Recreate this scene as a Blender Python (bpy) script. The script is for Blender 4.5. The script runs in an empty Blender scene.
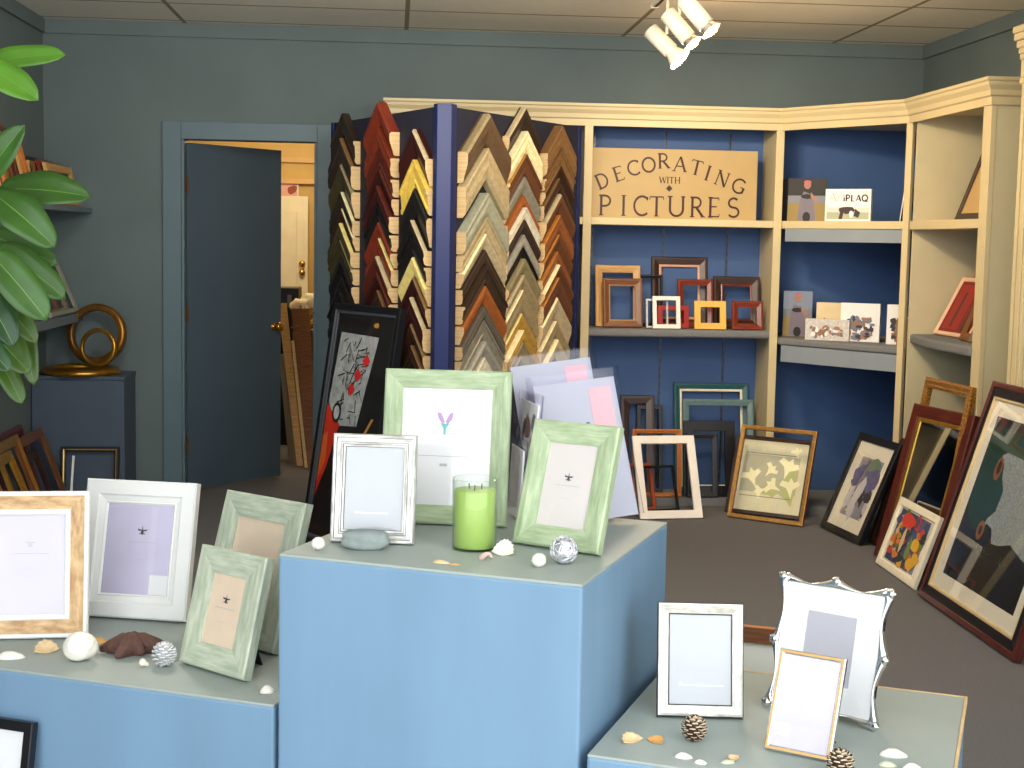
import bpy, bmesh, math, random
from mathutils import Vector, Matrix
S = bpy.context.scene
COL = S.collection
PI = math.pi
rnd = random.Random(7)


# ---------------------------------------------------------------- materials
def lin(c):
    return tuple((x / 255 / 12.92) if x / 255 <= 0.04045 else ((x / 255 + 0.055) / 1.055) ** 2.4 for x in c)


MATS = {}


def nodes(name):
    m = bpy.data.materials.new(name)
    m.use_nodes = True
    nt = m.node_tree
    return m, nt, nt.nodes['Principled BSDF']


def paint(name, col, rough=0.5, metal=0.0, var=0.06, scale=9.0, bump=0.0, bscale=60.0, coat=0.0, stretch=None, trans=0.0, ior=1.45):
    """plain coloured surface with a faint mottling and optional bump"""
    if name in MATS:
        return MATS[name]
    m, nt, b = nodes(name)
    b.inputs['Roughness'].default_value = rough
    b.inputs['Metallic'].default_value = metal
    b.inputs['IOR'].default_value = ior
    b.inputs['Coat Weight'].default_value = coat
    b.inputs['Transmission Weight'].default_value = trans
    tc = nt.nodes.new('ShaderNodeTexCoord')
    mp = nt.nodes.new('ShaderNodeMapping')
    if stretch:
        mp.inputs['Scale'].default_value = stretch
    nt.links.new(tc.outputs['Object'], mp.inputs['Vector'])
    n = nt.nodes.new('ShaderNodeTexNoise')
    n.inputs['Scale'].default_value = scale
    n.inputs['Detail'].default_value = 4
    nt.links.new(mp.outputs['Vector'], n.inputs['Vector'])
    r = nt.nodes.new('ShaderNodeValToRGB')
    c = lin(col)
    r.color_ramp.elements[0].position = 0.3
    r.color_ramp.elements[1].position = 0.7
    r.color_ramp.elements[0].color = (*[x * (1 - var) for x in c], 1)
    r.color_ramp.elements[1].color = (*[min(1, x * (1 + var)) for x in c], 1)
    nt.links.new(n.outputs['Fac'], r.inputs['Fac'])
    nt.links.new(r.outputs['Color'], b.inputs['Base Color'])
    if bump:
        n2 = nt.nodes.new('ShaderNodeTexNoise')
        n2.inputs['Scale'].default_value = bscale
        n2.inputs['Detail'].default_value = 3
        nt.links.new(mp.outputs['Vector'], n2.inputs['Vector'])
        bp = nt.nodes.new('ShaderNodeBump')
        bp.inputs['Strength'].default_value = bump
        bp.inputs['Distance'].default_value = 0.004
        nt.links.new(n2.outputs['Fac'], bp.inputs['Height'])
        nt.links.new(bp.outputs['Normal'], b.inputs['Normal'])
    MATS[name] = m
    return m


def grain(name, c1, c2, rough=0.45, metal=0.0, su=6.0, sv=90.0, coat=0.0, lo=0.35, hi=0.65):
    """streaks that run along each rail (the UV map's u axis)"""
    if name in MATS:
        return MATS[name]
    m, nt, b = nodes(name)
    b.inputs['Roughness'].default_value = rough
    b.inputs['Metallic'].default_value = metal
    b.inputs['Coat Weight'].default_value = coat
    uv = nt.nodes.new('ShaderNodeUVMap')
    mp = nt.nodes.new('ShaderNodeMapping')
    mp.inputs['Scale'].default_value = (su, sv, 1)
    n = nt.nodes.new('ShaderNodeTexNoise')
    n.inputs['Scale'].default_value = 1.6
    n.inputs['Detail'].default_value = 5
    n.inputs['Roughness'].default_value = 0.6
    r = nt.nodes.new('ShaderNodeValToRGB')
    r.color_ramp.elements[0].position = lo
    r.color_ramp.elements[1].position = hi
    r.color_ramp.elements[0].color = (*lin(c1), 1)
    r.color_ramp.elements[1].color = (*lin(c2), 1)
    nt.links.new(uv.outputs['UV'], mp.inputs['Vector'])
    nt.links.new(mp.outputs['Vector'], n.inputs['Vector'])
    nt.links.new(n.outputs['Fac'], r.inputs['Fac'])
    nt.links.new(r.outputs['Color'], b.inputs['Base Color'])
    bp = nt.nodes.new('ShaderNodeBump')
    bp.inputs['Strength'].default_value = 0.25
    bp.inputs['Distance'].default_value = 0.002
    nt.links.new(n.outputs['Fac'], bp.inputs['Height'])
    nt.links.new(bp.outputs['Normal'], b.inputs['Normal'])
    MATS[name] = m
    return m


def glass_mat(name, tint=(1, 1, 1), rough=0.02, boost=1.0):
    if name in MATS:
        return MATS[name]
    m, nt, b = nodes(name)
    nt.nodes.remove(b)
    out = nt.nodes['Material Output']
    t = nt.nodes.new('ShaderNodeBsdfTransparent')
    t.inputs['Color'].default_value = (*tint, 1)
    g = nt.nodes.new('ShaderNodeBsdfGlossy')
    g.inputs['Roughness'].default_value = rough
    f = nt.nodes.new('ShaderNodeLayerWeight')
    f.inputs['Blend'].default_value = .5
    pw = nt.nodes.new('ShaderNodeMath')
    pw.operation = 'POWER'
    pw.inputs[1].default_value = 4.5
    mu = nt.nodes.new('ShaderNodeMath')
    mu.operation = 'MULTIPLY_ADD'
    mu.inputs[1].default_value = .85
    mu.inputs[2].default_value = .03 * boost
    mu.use_clamp = True
    mx = nt.nodes.new('ShaderNodeMixShader')
    nt.links.new(f.outputs['Facing'], pw.inputs[0]); nt.links.new(pw.outputs[0], mu.inputs[0])
    nt.links.new(mu.outputs[0], mx.inputs['Fac'])
    nt.links.new(t.outputs[0], mx.inputs[1])
    nt.links.new(g.outputs[0], mx.inputs[2])
    nt.links.new(mx.outputs[0], out.inputs['Surface'])
    MATS[name] = m
    return m


def emit(name, col, strength):
    if name in MATS:
        return MATS[name]
    m, nt, b = nodes(name)
    b.inputs['Base Color'].default_value = (*lin(col), 1)
    b.inputs['Emission Color'].default_value = (*lin(col), 1)
    b.inputs['Emission Strength'].default_value = strength
    MATS[name] = m
    return m


def ceiling_mat():
    m, nt, b = nodes('ceiling_tile')
    b.inputs['Roughness'].default_value = 0.9
    tc = nt.nodes.new('ShaderNodeTexCoord')
    sp = nt.nodes.new('ShaderNodeSeparateXYZ')
    nt.links.new(tc.outputs['Object'], sp.inputs[0])

    def line(sock, off, period, half):
        a = nt.nodes.new('ShaderNodeMath'); a.operation = 'ADD'; a.inputs[1].default_value = off
        nt.links.new(sock, a.inputs[0])
        pp = nt.nodes.new('ShaderNodeMath'); pp.operation = 'PINGPONG'; pp.inputs[1].default_value = period / 2
        nt.links.new(a.outputs[0], pp.inputs[0])
        l = nt.nodes.new('ShaderNodeMath'); l.operation = 'LESS_THAN'; l.inputs[1].default_value = half
        nt.links.new(pp.outputs[0], l.inputs[0])
        return l.outputs[0]
    lx = line(sp.outputs['X'], CEIL_OX, 1.245, 0.012)
    ly = line(sp.outputs['Y'], CEIL_OY, 0.61, 0.012)
    mxx = nt.nodes.new('ShaderNodeMath'); mxx.operation = 'MAXIMUM'
    nt.links.new(lx, mxx.inputs[0]); nt.links.new(ly, mxx.inputs[1])
    n = nt.nodes.new('ShaderNodeTexNoise'); n.inputs['Scale'].default_value = 25
    nt.links.new(tc.outputs['Object'], n.inputs['Vector'])
    r = nt.nodes.new('ShaderNodeValToRGB')
    r.color_ramp.elements[0].color = (*lin((234, 229, 214)), 1)
    r.color_ramp.elements[1].color = (*lin((244, 240, 228)), 1)
    nt.links.new(n.outputs['Fac'], r.inputs['Fac'])
    mix = nt.nodes.new('ShaderNodeMix'); mix.data_type = 'RGBA'
    mix.inputs['B'].default_value = (*lin((150, 140, 118)), 1)
    nt.links.new(mxx.outputs[0], mix.inputs['Factor'])
    nt.links.new(r.outputs['Color'], mix.inputs['A'])
    nt.links.new(mix.outputs['Result'], b.inputs['Base Color'])
    return m


CEIL_OX, CEIL_OY = -0.05, 0.2


# ---------------------------------------------------------------- mesh builder
class MB:
    def __init__(self):
        self.v = []; self.f = []; self.m = []; self.s = []; self.uv = []

    def add(self, vs, fs, m=0, smooth=False, uv=None):
        o = len(self.v)
        self.v += [tuple(p) for p in vs]
        for i, f in enumerate(fs):
            self.f.append([o + k for k in f])
            self.m.append(m[i] if isinstance(m, (list, tuple)) else m)
            self.s.append(smooth)
            self.uv.append(uv[i] if uv else None)
        return self

    def box(self, x0, x1, y0, y1, z0, z1, m=0):
        vs = [(x, y, z) for z in (z0, z1) for y in (y0, y1) for x in (x0, x1)]
        fs = [(0, 2, 3, 1), (4, 5, 7, 6), (0, 1, 5, 4), (2, 6, 7, 3), (0, 4, 6, 2), (1, 3, 7, 5)]
        L = max(abs(x1 - x0), abs(y1 - y0), abs(z1 - z0))
        ax = [abs(x1 - x0), abs(y1 - y0), abs(z1 - z0)].index(L)
        uv = []
        for f in fs:
            uv.append([(vs[k][ax], vs[k][(ax + 1) % 3] + vs[k][(ax + 2) % 3]) for k in f])
        return self.add(vs, fs, m, uv=uv)

    def prism(self, pts, y0, y1, m=0, mend=None):
        """polygon in the XZ plane pushed along Y"""
        n = len(pts)
        vs = [(p[0], y0, p[1]) for p in pts] + [(p[0], y1, p[1]) for p in pts]
        fs = [list(range(n)), list(range(2 * n - 1, n - 1, -1))]
        fs += [(i, n + i, n + (i + 1) % n, (i + 1) % n) for i in range(n)]
        me = m if mend is None else mend
        return self.add(vs, fs, [m, m] + [me] * n)

    def plate(self, pts, z0, z1, m=0, mside=None):
        """polygon in the XY plane pushed along Z"""
        n = len(pts)
        vs = [(p[0], p[1], z0) for p in pts] + [(p[0], p[1], z1) for p in pts]
        fs = [list(range(n)), list(range(2 * n - 1, n - 1, -1))]
        fs += [(i, n + i, n + (i + 1) % n, (i + 1) % n) for i in range(n)]
        ms = m if mside is None else mside
        return self.add(vs, fs, [m, m] + [ms] * n)

    def face(self, pts, y, m=0):
        return self.add([(p[0], y, p[1]) for p in pts], [list(range(len(pts)))], m)

    def tube(self, pts, r, seg=8, m=0, closed=False, cap=True):
        pts = [Vector(p) for p in pts]
        n = len(pts)
        rr = r if isinstance(r, (list, tuple)) else [r] * n
        vs = []
        up = Vector((0, 0, 1))
        prev = None
        for i, p in enumerate(pts):
            a = pts[(i - 1) % n] if (closed or i > 0) else p
            b = pts[(i + 1) % n] if (closed or i < n - 1) else p
            t = (b - a).normalized()
            if prev is None:
                x = t.cross(up)
                if x.length < 1e-3:
                    x = t.cross(Vector((1, 0, 0)))
                x.normalize()
            else:
                x = (prev - t * prev.dot(t)).normalized()
            prev = x
            y = t.cross(x)
            for k in range(seg):
                an = 2 * PI * k / seg
                vs.append(p + (x * math.cos(an) + y * math.sin(an)) * rr[i])
        fs = []
        for i in range(n if closed else n - 1):
            j = (i + 1) % n
            for k in range(seg):
                k2 = (k + 1) % seg
                fs.append((i * seg + k, i * seg + k2, j * seg + k2, j * seg + k))
        if cap and not closed:
            fs.append(list(range(seg))[::-1]); fs.append([(n - 1) * seg + k for k in range(seg)])
        return self.add(vs, fs, m, smooth=True)

    def lathe(self, prof, seg=32, m=0, smooth=True, cx=0, cy=0):
        n = len(prof)
        vs = []
        for r, z in prof:
            for k in range(seg):
                a = 2 * PI * k / seg
                vs.append((cx + r * math.cos(a), cy + r * math.sin(a), z))
        fs = []
        for i in range(n - 1):
            for k in range(seg):
                k2 = (k + 1) % seg
                fs.append((i * seg + k, i * seg + k2, (i + 1) * seg + k2, (i + 1) * seg + k))
        fs.append(list(range(seg))[::-1]); fs.append([(n - 1) * seg + k for k in range(seg)])
        return self.add(vs, fs, m, smooth=smooth)

    def blob(self, c, r, seg=16, rings=10, m=0, fn=None):
        vs = []
        for i in range(rings + 1):
            th = PI * i / rings
            for k in range(seg):
                ph = 2 * PI * k / seg
                d = Vector((math.sin(th) * math.cos(ph), math.sin(th) * math.sin(ph), math.cos(th)))
                s = fn(d) if fn else 1.0
                vs.append((c[0] + d.x * r[0] * s, c[1] + d.y * r[1] * s, c[2] + d.z * r[2] * s))
        fs = []
        for i in range(rings):
            for k in range(seg):
                k2 = (k + 1) % seg
                fs.append((i * seg + k, (i + 1) * seg + k, (i + 1) * seg + k2, i * seg + k2))
        return self.add(vs, fs, m, smooth=True)

    def build(self, name, mats, parent=None, bevel=0.0, seg=2, merge=False):
        me = bpy.data.meshes.new(name)
        me.from_pydata(self.v, [], self.f)
        for m in (mats if isinstance(mats, (list, tuple)) else [mats]):
            me.materials.append(m)
        uvl = me.uv_layers.new(name='UVMap')
        for p, mi, sm, uv in zip(me.polygons, self.m, self.s, self.uv):
            p.material_index = mi
            p.use_smooth = sm
            for j, li in enumerate(p.loop_indices):
                if uv:
                    uvl.data[li].uv = uv[j]
                else:
                    co = me.vertices[me.loops[li].vertex_index].co
                    uvl.data[li].uv = (co.x, co.z)
        bm = bmesh.new(); bm.from_mesh(me)
        if merge:
            bmesh.ops.remove_doubles(bm, verts=bm.verts, dist=1e-5)
        bmesh.ops.recalc_face_normals(bm, faces=bm.faces)
        bm.to_mesh(me); bm.free()
        o = bpy.data.objects.new(name, me)
        COL.objects.link(o)
        if parent:
            o.parent = parent
        if bevel:
            b = o.modifiers.new('bevel', 'BEVEL'); b.width = bevel; b.segments = seg; b.limit_method = 'ANGLE'
            b.angle_limit = math.radians(40)
        return o


def tag(o, label, cat, group=None):
    o['label'] = label
    o['category'] = cat
    if group:
        o['group'] = group
    return o


def place(o, loc, rz=0.0, rx=0.0, ry=0.0):
    o.location = loc
    o.rotation_euler = (math.radians(rx), math.radians(ry), math.radians(rz))
    return o


def thing(name, label, cat, loc=(0, 0, 0), rz=0.0, rx=0.0, group=None, ry=0.0):
    o = bpy.data.objects.new(name, None)
    o.empty_display_size = 0.1
    COL.objects.link(o)
    place(o, loc, rz, rx, ry)
    return tag(o, label, cat, group)


def struct(o):
    o['kind'] = 'structure'
    return o


def ell(cx, cy, rx, ry, n=20, a0=0, a1=360, rough=0, seed=1):
    r = random.Random(seed)
    out = []
    for i in range(n + (0 if a1 - a0 >= 360 else 1)):
        a = math.radians(a0 + (a1 - a0) * i / n)
        k = 1 + rough * (r.random() - .5)
        out.append((cx + rx * k * math.cos(a), cy + ry * k * math.sin(a)))
    return out


def rect(x0, x1, z0, z1):
    return [(x0, z0), (x1, z0), (x1, z1), (x0, z1)]


# ---------------------------------------------------------------- frame parts
def sweep_rect(mb, w, h, prof, x0=0.0, z0=0.0, matmap=None):
    """mitred moulding round a rectangle: prof = [(inset, depth behind front, material of the band that follows)]"""
    n = len(prof)
    vs = []
    for (sx, top) in ((-1, 0), (1, 0), (1, 1), (-1, 1)):
        for (u, d, *_) in prof:
            vs.append((x0 + sx * (w / 2 - u), d, z0 + ((h - u) if top else u)))
    cum = [0]
    for j in range(1, n + 1):
        a, b = prof[j - 1], prof[j % n]
        cum.append(cum[-1] + math.hypot(a[0] - b[0], a[1] - b[1]))
    fs, ms, uv = [], [], []
    for i in range(4):
        k = (i + 1) % 4
        L = w if i % 2 == 0 else h
        for j in range(n):
            j2 = (j + 1) % n
            fs.append((i * n + j, k * n + j, k * n + j2, i * n + j2))
            ms.append(prof[j][2] if len(prof[j]) > 2 else 0)
            o = i * 1.37
            uj, uj2 = prof[j][0], prof[j2][0]
            uv.append([(o + uj, cum[j] + i), (o + L - uj, cum[j] + i), (o + L - uj2, cum[j + 1] + i), (o + uj2, cum[j + 1] + i)])
    mb.add(vs, fs, ms, uv=uv)
    return mb


def flat(rw, t, e=0.002):
    return [(0, t, 0), (0, e, 0), (e, 0, 0), (rw - e, 0, 0), (rw, e, 0), (rw, t, 0)]


def ridge(rw, t, m2=0):
    """outer bead, hollow, inner bead"""
    p = [(0, t, 0), (0, .004, 0), (.1 * rw, .0, 0), (.28 * rw, 0, m2), (.32 * rw, .003, 0), (.62 * rw, .0035, m2),
         (.66 * rw, .002, 0), (.78 * rw, .002, m2), (.82 * rw, .005, 0), (.96 * rw, .0055, m2), (rw, .008, m2), (rw, t, 0)]
    return p


def slope(rw, t, lip=0.004, inward=0.006, m2=0):
    """face that falls towards the picture, with a small inner lip"""
    return [(0, t, 0), (0, .003, 0), (.004, 0, 0), (rw * .35, 0, 0), (rw - lip, inward, m2), (rw, inward + .001, m2), (rw, t, 0)]


def scoop(rw, t, m2=0, m3=0):
    return [(0, t, m3), (0, .004, m3), (.12 * rw, 0, m3), (.2 * rw, 0.001, 0), (.35 * rw, .006, 0), (.6 * rw, .009, 0), (.8 * rw, .0085, m2),
            (.84 * rw, .004, m2), (.94 * rw, .004, m2), (rw, .008, m2), (rw, t, 0)]


def frame(name, label, x, y, z, yaw, lean, w, h, prof, mats, cat='picture frame', group=None, art=None, mat=None,
          glass=None, easel=None, lip=None, back=True, roll=0.0, extra=None):
    """A rectangular frame. Local axes: x right, y away from the viewer, z up; (x,y,z) is the middle of its bottom edge.
    art = dict(d, mats, shapes, inset); mat = (width, depth, material); lip = (width, front depth, material)"""
    t = max(p[1] for p in prof)
    rw = max(p[0] for p in prof)
    ln = math.radians(lean)
    simple = art is None and lip is None and not easel and extra is None
    mb = sweep_rect(MB(), w, h, prof)
    loc = (x, y, z + t * math.sin(max(ln, 0)) + .0006)
    if simple:
        o = mb.build(name, mats)
        place(o, loc, yaw, -lean, roll)
        return tag(o, label, cat, group)
    root = thing(name, label, cat, loc, yaw, -lean, group, roll)
    mb.build('moulding', mats, root)
    if lip:
        lw, ld, lm = lip
        sweep_rect(MB(), w - 2 * rw + .001, h - 2 * rw + .001, [(0, ld + .006), (0, ld), (lw * .5, ld - .0015), (lw, ld + .001), (lw, ld + .006)], 0, rw - .0005).build('inner_lip', lm, root)
    if art:
        ins = art.get('inset', rw)
        d = art['d']
        a = MB()
        W2, z0, z1 = w / 2 - ins + .002, ins - .002, h - ins + .002
        a.box(-W2, W2, d, d + .002, z0, z1, 0)
        for i, (pts, mi) in enumerate(art.get('shapes', [])):
            a.face(pts, d - .0003 - .00006 * i, mi)
        a.build(art.get('name', 'print'), art['mats'], root)
    if mat:
        mw, md, mm = mat
        sweep_rect(MB(), w - 2 * rw + .004, h - 2 * rw + .004, [(0, md + .0015), (0, md), (mw, md), (mw + .0015, md + .0015)], 0, rw - .002).build('mat_board', mm, root)
    if glass is not None:
        g = MB(); g.box(-(w / 2 - rw) - .001, w / 2 - rw + .001, glass - .001, glass, rw - .001, h - rw + .001)
        g.build('glass', glass_mat('picture_glass'), root)
    if back and art:
        b = MB(); b.box(-(w / 2 - .006), w / 2 - .006, t, t + .002, .006, h - .006)
        b.build('backing_board', paint('kraft_back', (120, 104, 84), .8), root)
    if easel:
        top = h * .62
        g = easel
        y1, z1 = t + g * math.cos(ln), g * math.sin(ln)
        e = MB()
        dz = -t * math.tan(ln) * .2
        hw0, hw1 = .018, .035
        z1 -= .0
        vs = [(-hw0, t + .002, top), (hw0, t + .002, top), (hw1, y1, z1 + dz), (-hw1, y1, z1 + dz)]
        vs += [(p[0], p[1] + .003, p[2]) for p in vs]
        e.add(vs, [(0, 1, 2, 3), (7, 6, 5, 4), (0, 4, 5, 1), (1, 5, 6, 2), (2, 6, 7, 3), (3, 7, 4, 0)])
        e.build('easel_leg', paint('easel_black', (28, 28, 30), .7), root)
    if extra:
        extra(root)
    return root


# ---------------------------------------------------------------- palette
BLUE = paint('plinth_blue', (114, 146, 172), .55, var=.08, scale=5, bump=.08, bscale=40, stretch=(1, 1, .25))
TOPG = paint('plinth_top_grey', (156, 166, 160), .5, var=.04, scale=6)
WALL = paint('wall_blue_grey', (98, 112, 114), .75, var=.06, scale=3, bump=.25, bscale=120)
DOORM = paint('door_blue', (70, 88, 102), .5, var=.05, scale=4, bump=.15, bscale=90)
TRIM = paint('trim_blue_grey', (90, 112, 122), .5, var=.04, scale=6)
CARPET = paint('carpet_grey', (106, 105, 108), .95, var=.16, scale=160, bump=.7, bscale=300)
SHELFC = paint('shelf_carpet', (120, 122, 124), .95, var=.15, scale=160, bump=.6, bscale=300)
CREAM = paint('cream_paint', (208, 192, 150), .42, var=.03, scale=5)
CABBLUE = paint('cabinet_back_blue', (64, 94, 144), .6, var=.07, scale=4, bump=.1, bscale=60)
GREYBOARD = paint('grey_blue_board', (138, 148, 158), .6, var=.04)
NAVY = paint('rack_navy', (28, 30, 48), .8, var=.12, scale=20, bump=.3, bscale=200)
RBLUE = paint('rack_blue', (10, 28, 84), .5, var=.05)
BLACKF = paint('frame_black', (22, 22, 26), .35, var=.1)
DKWOOD = grain('dark_walnut', (34, 18, 14), (62, 34, 24), .35)
REDWOOD = grain('red_mahogany', (92, 30, 18), (136, 52, 28), .3, coat=.2)
BROWN = grain('mid_brown_wood', (92, 54, 28), (132, 82, 44), .35)
MAROON = grain('maroon_wood', (66, 22, 16), (100, 36, 24), .3, coat=.3)
OAK = grain('light_oak', (176, 128, 66), (214, 170, 104), .45)
ORANGEW = grain('orange_wood', (170, 92, 32), (206, 124, 54), .35)
GOLD = paint('gold_leaf', (206, 160, 70), .3, .85, var=.14, scale=30)
DULLGOLD = paint('dull_gold', (168, 126, 66), .45, .5, var=.2, scale=40)
WHITEF = paint('white_lacquer', (240, 240, 236), .35, var=.02)
SILVER = paint('silver_leaf', (206, 206, 204), .32, .55, var=.12, scale=60)
CHROME = paint('polished_silver', (232, 230, 226), .1, .95, var=.04)
RAW = grain('raw_wood', (206, 170, 118), (226, 196, 146), .7)
PAPER = paint('white_paper', (236, 236, 236), .7, var=.01)
CREAMMAT = paint('cream_mat', (236, 230, 212), .8, var=.01)
GREYPRINT = paint('grey_print', (182, 185, 188), .6, var=.025, scale=300)
INK = paint('ink_grey', (78, 76, 84), .7)
FAINT = paint('ink_faint', (190, 186, 190), .7)
BRASS = paint('brass', (200, 150, 70), .25, .9)
BLACKP = paint('black_print', (24, 22, 24), .6)

# ---------------------------------------------------------------- room shell
XL, XR, YB, ZC, YF = -1.985, 3.096, 8.44, 2.692, 1.15
struct(MB().box(-7, 9, -6, YF, -.06, -.005).build('ground_outside', paint('pavement', (176, 172, 164), .9, var=.08, bump=.2)))
struct(MB().box(XL - .1, XR + .1, YF, 12.0, -.06, 0).build('floor', CARPET))
struct(MB().box(XL - .1, XR + .1, YF, YB + .12, ZC, ZC + .08).build('ceiling', ceiling_mat()))
struct(MB().box(XL - .12, XL, YF, YB + .12, 0, ZC).build('wall_left', WALL))
struct(MB().box(XR, XR + .12, YF, YB + .12, 0, ZC).build('wall_right', WALL))
DX0, DX1, DZ = -1.216, -.456, 2.045
wb = MB()
wb.box(XL, DX0, YB, YB + .12, 0, ZC); wb.box(DX1, XR, YB, YB + .12, 0, ZC); wb.box(DX0, DX1, YB, YB + .12, DZ, ZC)
struct(wb.build('wall_back', WALL))
struct(MB().box(XL, XR, YB - .02, YB, 2.613, ZC).build('trim_1', WALL, bevel=.004))
struct(MB().box(XL, XL + .02, YF, YB - .02, 2.613, ZC).build('trim_2', WALL, bevel=.004))
struct(MB().box(XR - .02, XR, YF, YB - .02, 2.613, ZC).build('trim_3', WALL, bevel=.004))
dt = MB()
dt.box(DX0 - .108, DX0 - .004, YB - .022, YB, 0, DZ + .1); dt.box(DX1 + .004, DX1 + .09, YB - .022, YB, 0, DZ + .1)
dt.box(DX0 - .004, DX1 + .004, YB - .022, YB, DZ, DZ + .1)
dt.box(DX0 - .004, DX0 + .012, YB - .01, YB + .12, 0, DZ); dt.box(DX1 - .012, DX1 + .004, YB - .01, YB + .12, 0, DZ)
struct(dt.build('trim_4', TRIM, bevel=.003))
# storeroom behind the doorway
YEL = paint('storeroom_yellow', (204, 168, 98), .7, var=.04)
struct(MB().box(-2.2, .8, 11.85, 11.95, 0, 2.6).build('wall_storeroom_back', YEL))
struct(MB().box(-2.3, -2.2, YB + .12, 11.95, 0, 2.6).build('wall_storeroom_left', YEL))
struct(MB().box(.8, .9, YB + .12, 11.95, 0, 2.6).build('wall_storeroom_right', YEL))
struct(MB().box(-2.3, .9, YB + .12, 11.95, 2.6, 2.68).build('ceiling_storeroom', paint('storeroom_ceiling', (230, 214, 176), .8)))
sb = MB(); sb.box(-2.2, .8, 11.82, 11.85, 2.10, 2.14); sb.box(-2.2, .8, 11.8, 11.85, 1.93, 1.97)
struct(sb.build('trim_5', paint('storeroom_trim', (214, 170, 110), .6)))
d2 = MB(); d2.box(-1.35, -.70, 11.76, 11.8, 0, 1.83)
sdoor = struct(d2.build('door_2', paint('storeroom_door_white', (240, 226, 190), .5), bevel=.004))
p2 = MB()
for (a, b, c, d) in ((-1.27, -1.08, .95, 1.7), (-.98, -.79, .95, 1.7), (-1.27, -1.08, .15, .8), (-.98, -.79, .15, .8)):
    p2.box(a, b, 11.752, 11.765, c, d)
p2.build('door_panel', paint('storeroom_door_white', (240, 226, 190)), sdoor, bevel=.006)
for zz in (1.292, 1.22):
    k = MB(); k.lathe([(.006, 0), (.02, .01), (.026, .025), (.02, .04)], 16)
    o = k.build('door_knob', BRASS, sdoor); place(o, (-.745, 11.765, zz), 0, 90)
# the blue door, standing open into the storeroom
dr = bpy.data.objects.new('door_1', None); COL.objects.link(dr); struct(dr)
place(dr, (-1.196, 8.50, 0), 48.2)
MB().box(0, .74, 0, .038, .012, 2.03).build('door_leaf', DOORM, dr, bevel=.002)
for sy in (-1, 1):
    k = MB(); k.lathe([(.026, 0), (.026, .006), (.011, .01), (.011, .03), (.026, .04), (.03, .055), (.022, .068)], 20)
    o = k.build('door_knob', BRASS, dr); place(o, (.68, 0 if sy < 0 else .038, .95), 0, 90 if sy < 0 else -90)
for zz in (.28, 1.05, 1.79):
    MB().box(-.012, .004, -.006, .03, zz - .045, zz + .045).build('hinge', paint('old_brass', (120, 84, 46), .45, .6), dr)

# ---------------------------------------------------------------- built-in bookcases
GROOVE = paint('standard_black', (18, 18, 22), .5)


def bookcase(label, ox, oy, yaw, L, shelves, stiles, sides, backm=CABBLUE, D=.345, base=True, standards=(), inner=CREAM, bw=None, corner=False):
    r = thing('bookcase', label, 'bookcase', (ox, oy, 0), yaw)
    b0, b1 = bw or (0, L)
    if corner:
        # the bay runs right back into the corner of the room
        a = math.radians(-yaw)

        def loc(px, py):
            return ((px - ox) * math.cos(a) - (py - oy) * math.sin(a), (px - ox) * math.sin(a) + (py - oy) * math.cos(a))
        pent = [loc(*p) for p in ((2.180, 8.06), (2.650, 7.40), (3.06, 7.40), (3.06, 8.40), (2.180, 8.40))]
        MB().plate([loc(*p) for p in ((2.170, 8.405), (3.09, 8.405), (3.09, 8.42), (2.170, 8.42))], 0, 2.2).build('back_panel', backm, r)
        MB().plate([loc(*p) for p in ((3.065, 7.38), (3.09, 7.38), (3.09, 8.404), (3.065, 8.404))], 0, 2.2).build('back_panel', backm, r)
        for (zt, th, mt, ap) in ((1.645, .042, CREAM, .072), (.985, .042, SHELFC, .092)):
            sh_ = MB().plate(pent, zt - th, zt).build('shelf', mt, r, bevel=.014 if mt is SHELFC else .003, seg=3)
            MB().box(.02, .802, .016, .034, zt - th - ap, zt - th - .001).build('apron', GREYBOARD, sh_)
        MB().plate(pent, 2.19, 2.205).build('top_panel', CREAM, r)
        MB().plate(pent, 0, .05).build('base', SHELFC, r)
        for (x0, x1) in stiles:
            MB().box(x0, x1, -.002, .024, 0, 2.17).build('stile', CREAM, r, bevel=.002)
        return r
    MB().box(b0, b1, D - .012, D, 0, 2.2).build('back_panel', backm, r)
    for xs in standards:
        s = MB()
        n = 84
        vs, fs, ms = [], [], []
        for i in range(n + 1):
            z = .1 + 2.05 * i / n
            for (dx, dy) in ((-.006, -.012), (-.006, -.018), (-.002, -.018), (.002, -.018), (.006, -.018), (.006, -.012)):
                vs.append((xs + dx, D + dy, z))
        for i in range(n):
            for k in range(5):
                fs.append((i * 6 + k, i * 6 + k + 1, (i + 1) * 6 + k + 1, (i + 1) * 6 + k)); ms.append(1 if k == 2 and i % 2 else 0)
        s.add(vs, fs, ms)
        s.build('shelf_standard', [paint('standard_grey', (76, 80, 92), .4, .6), GROOVE], r)
    for (x0, x1) in stiles:
        MB().box(x0, x1, -.002, .024, 0, 2.17).build('stile', CREAM, r, bevel=.002)
    for (x0, x1) in sides:
        MB().box(x0, x1, .024, D - .012, 0, 2.2).build('side_panel', inner, r)
    MB().box(b0, b1, .01, D - .012, 2.19, 2.205).build('top_panel', CREAM, r)
    for (zt, th, y0, mt, x0, x1, apron) in shelves:
        s = MB().box(x0, x1, y0, D - .013, zt - th, zt).build('shelf', mt, r, bevel=.016 if mt is SHELFC else .003, seg=3)
        if apron:
            MB().box(x0 + .002, x1 - .002, y0 + .014, y0 + .032, zt - th - apron, zt - th - .001).build('apron', GREYBOARD, s)
    if base:
        MB().box(b0 + .03, b1 - .03, .03, D - .013, .0, .05).build('base', SHELFC, r, bevel=.004)
    return r


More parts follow.
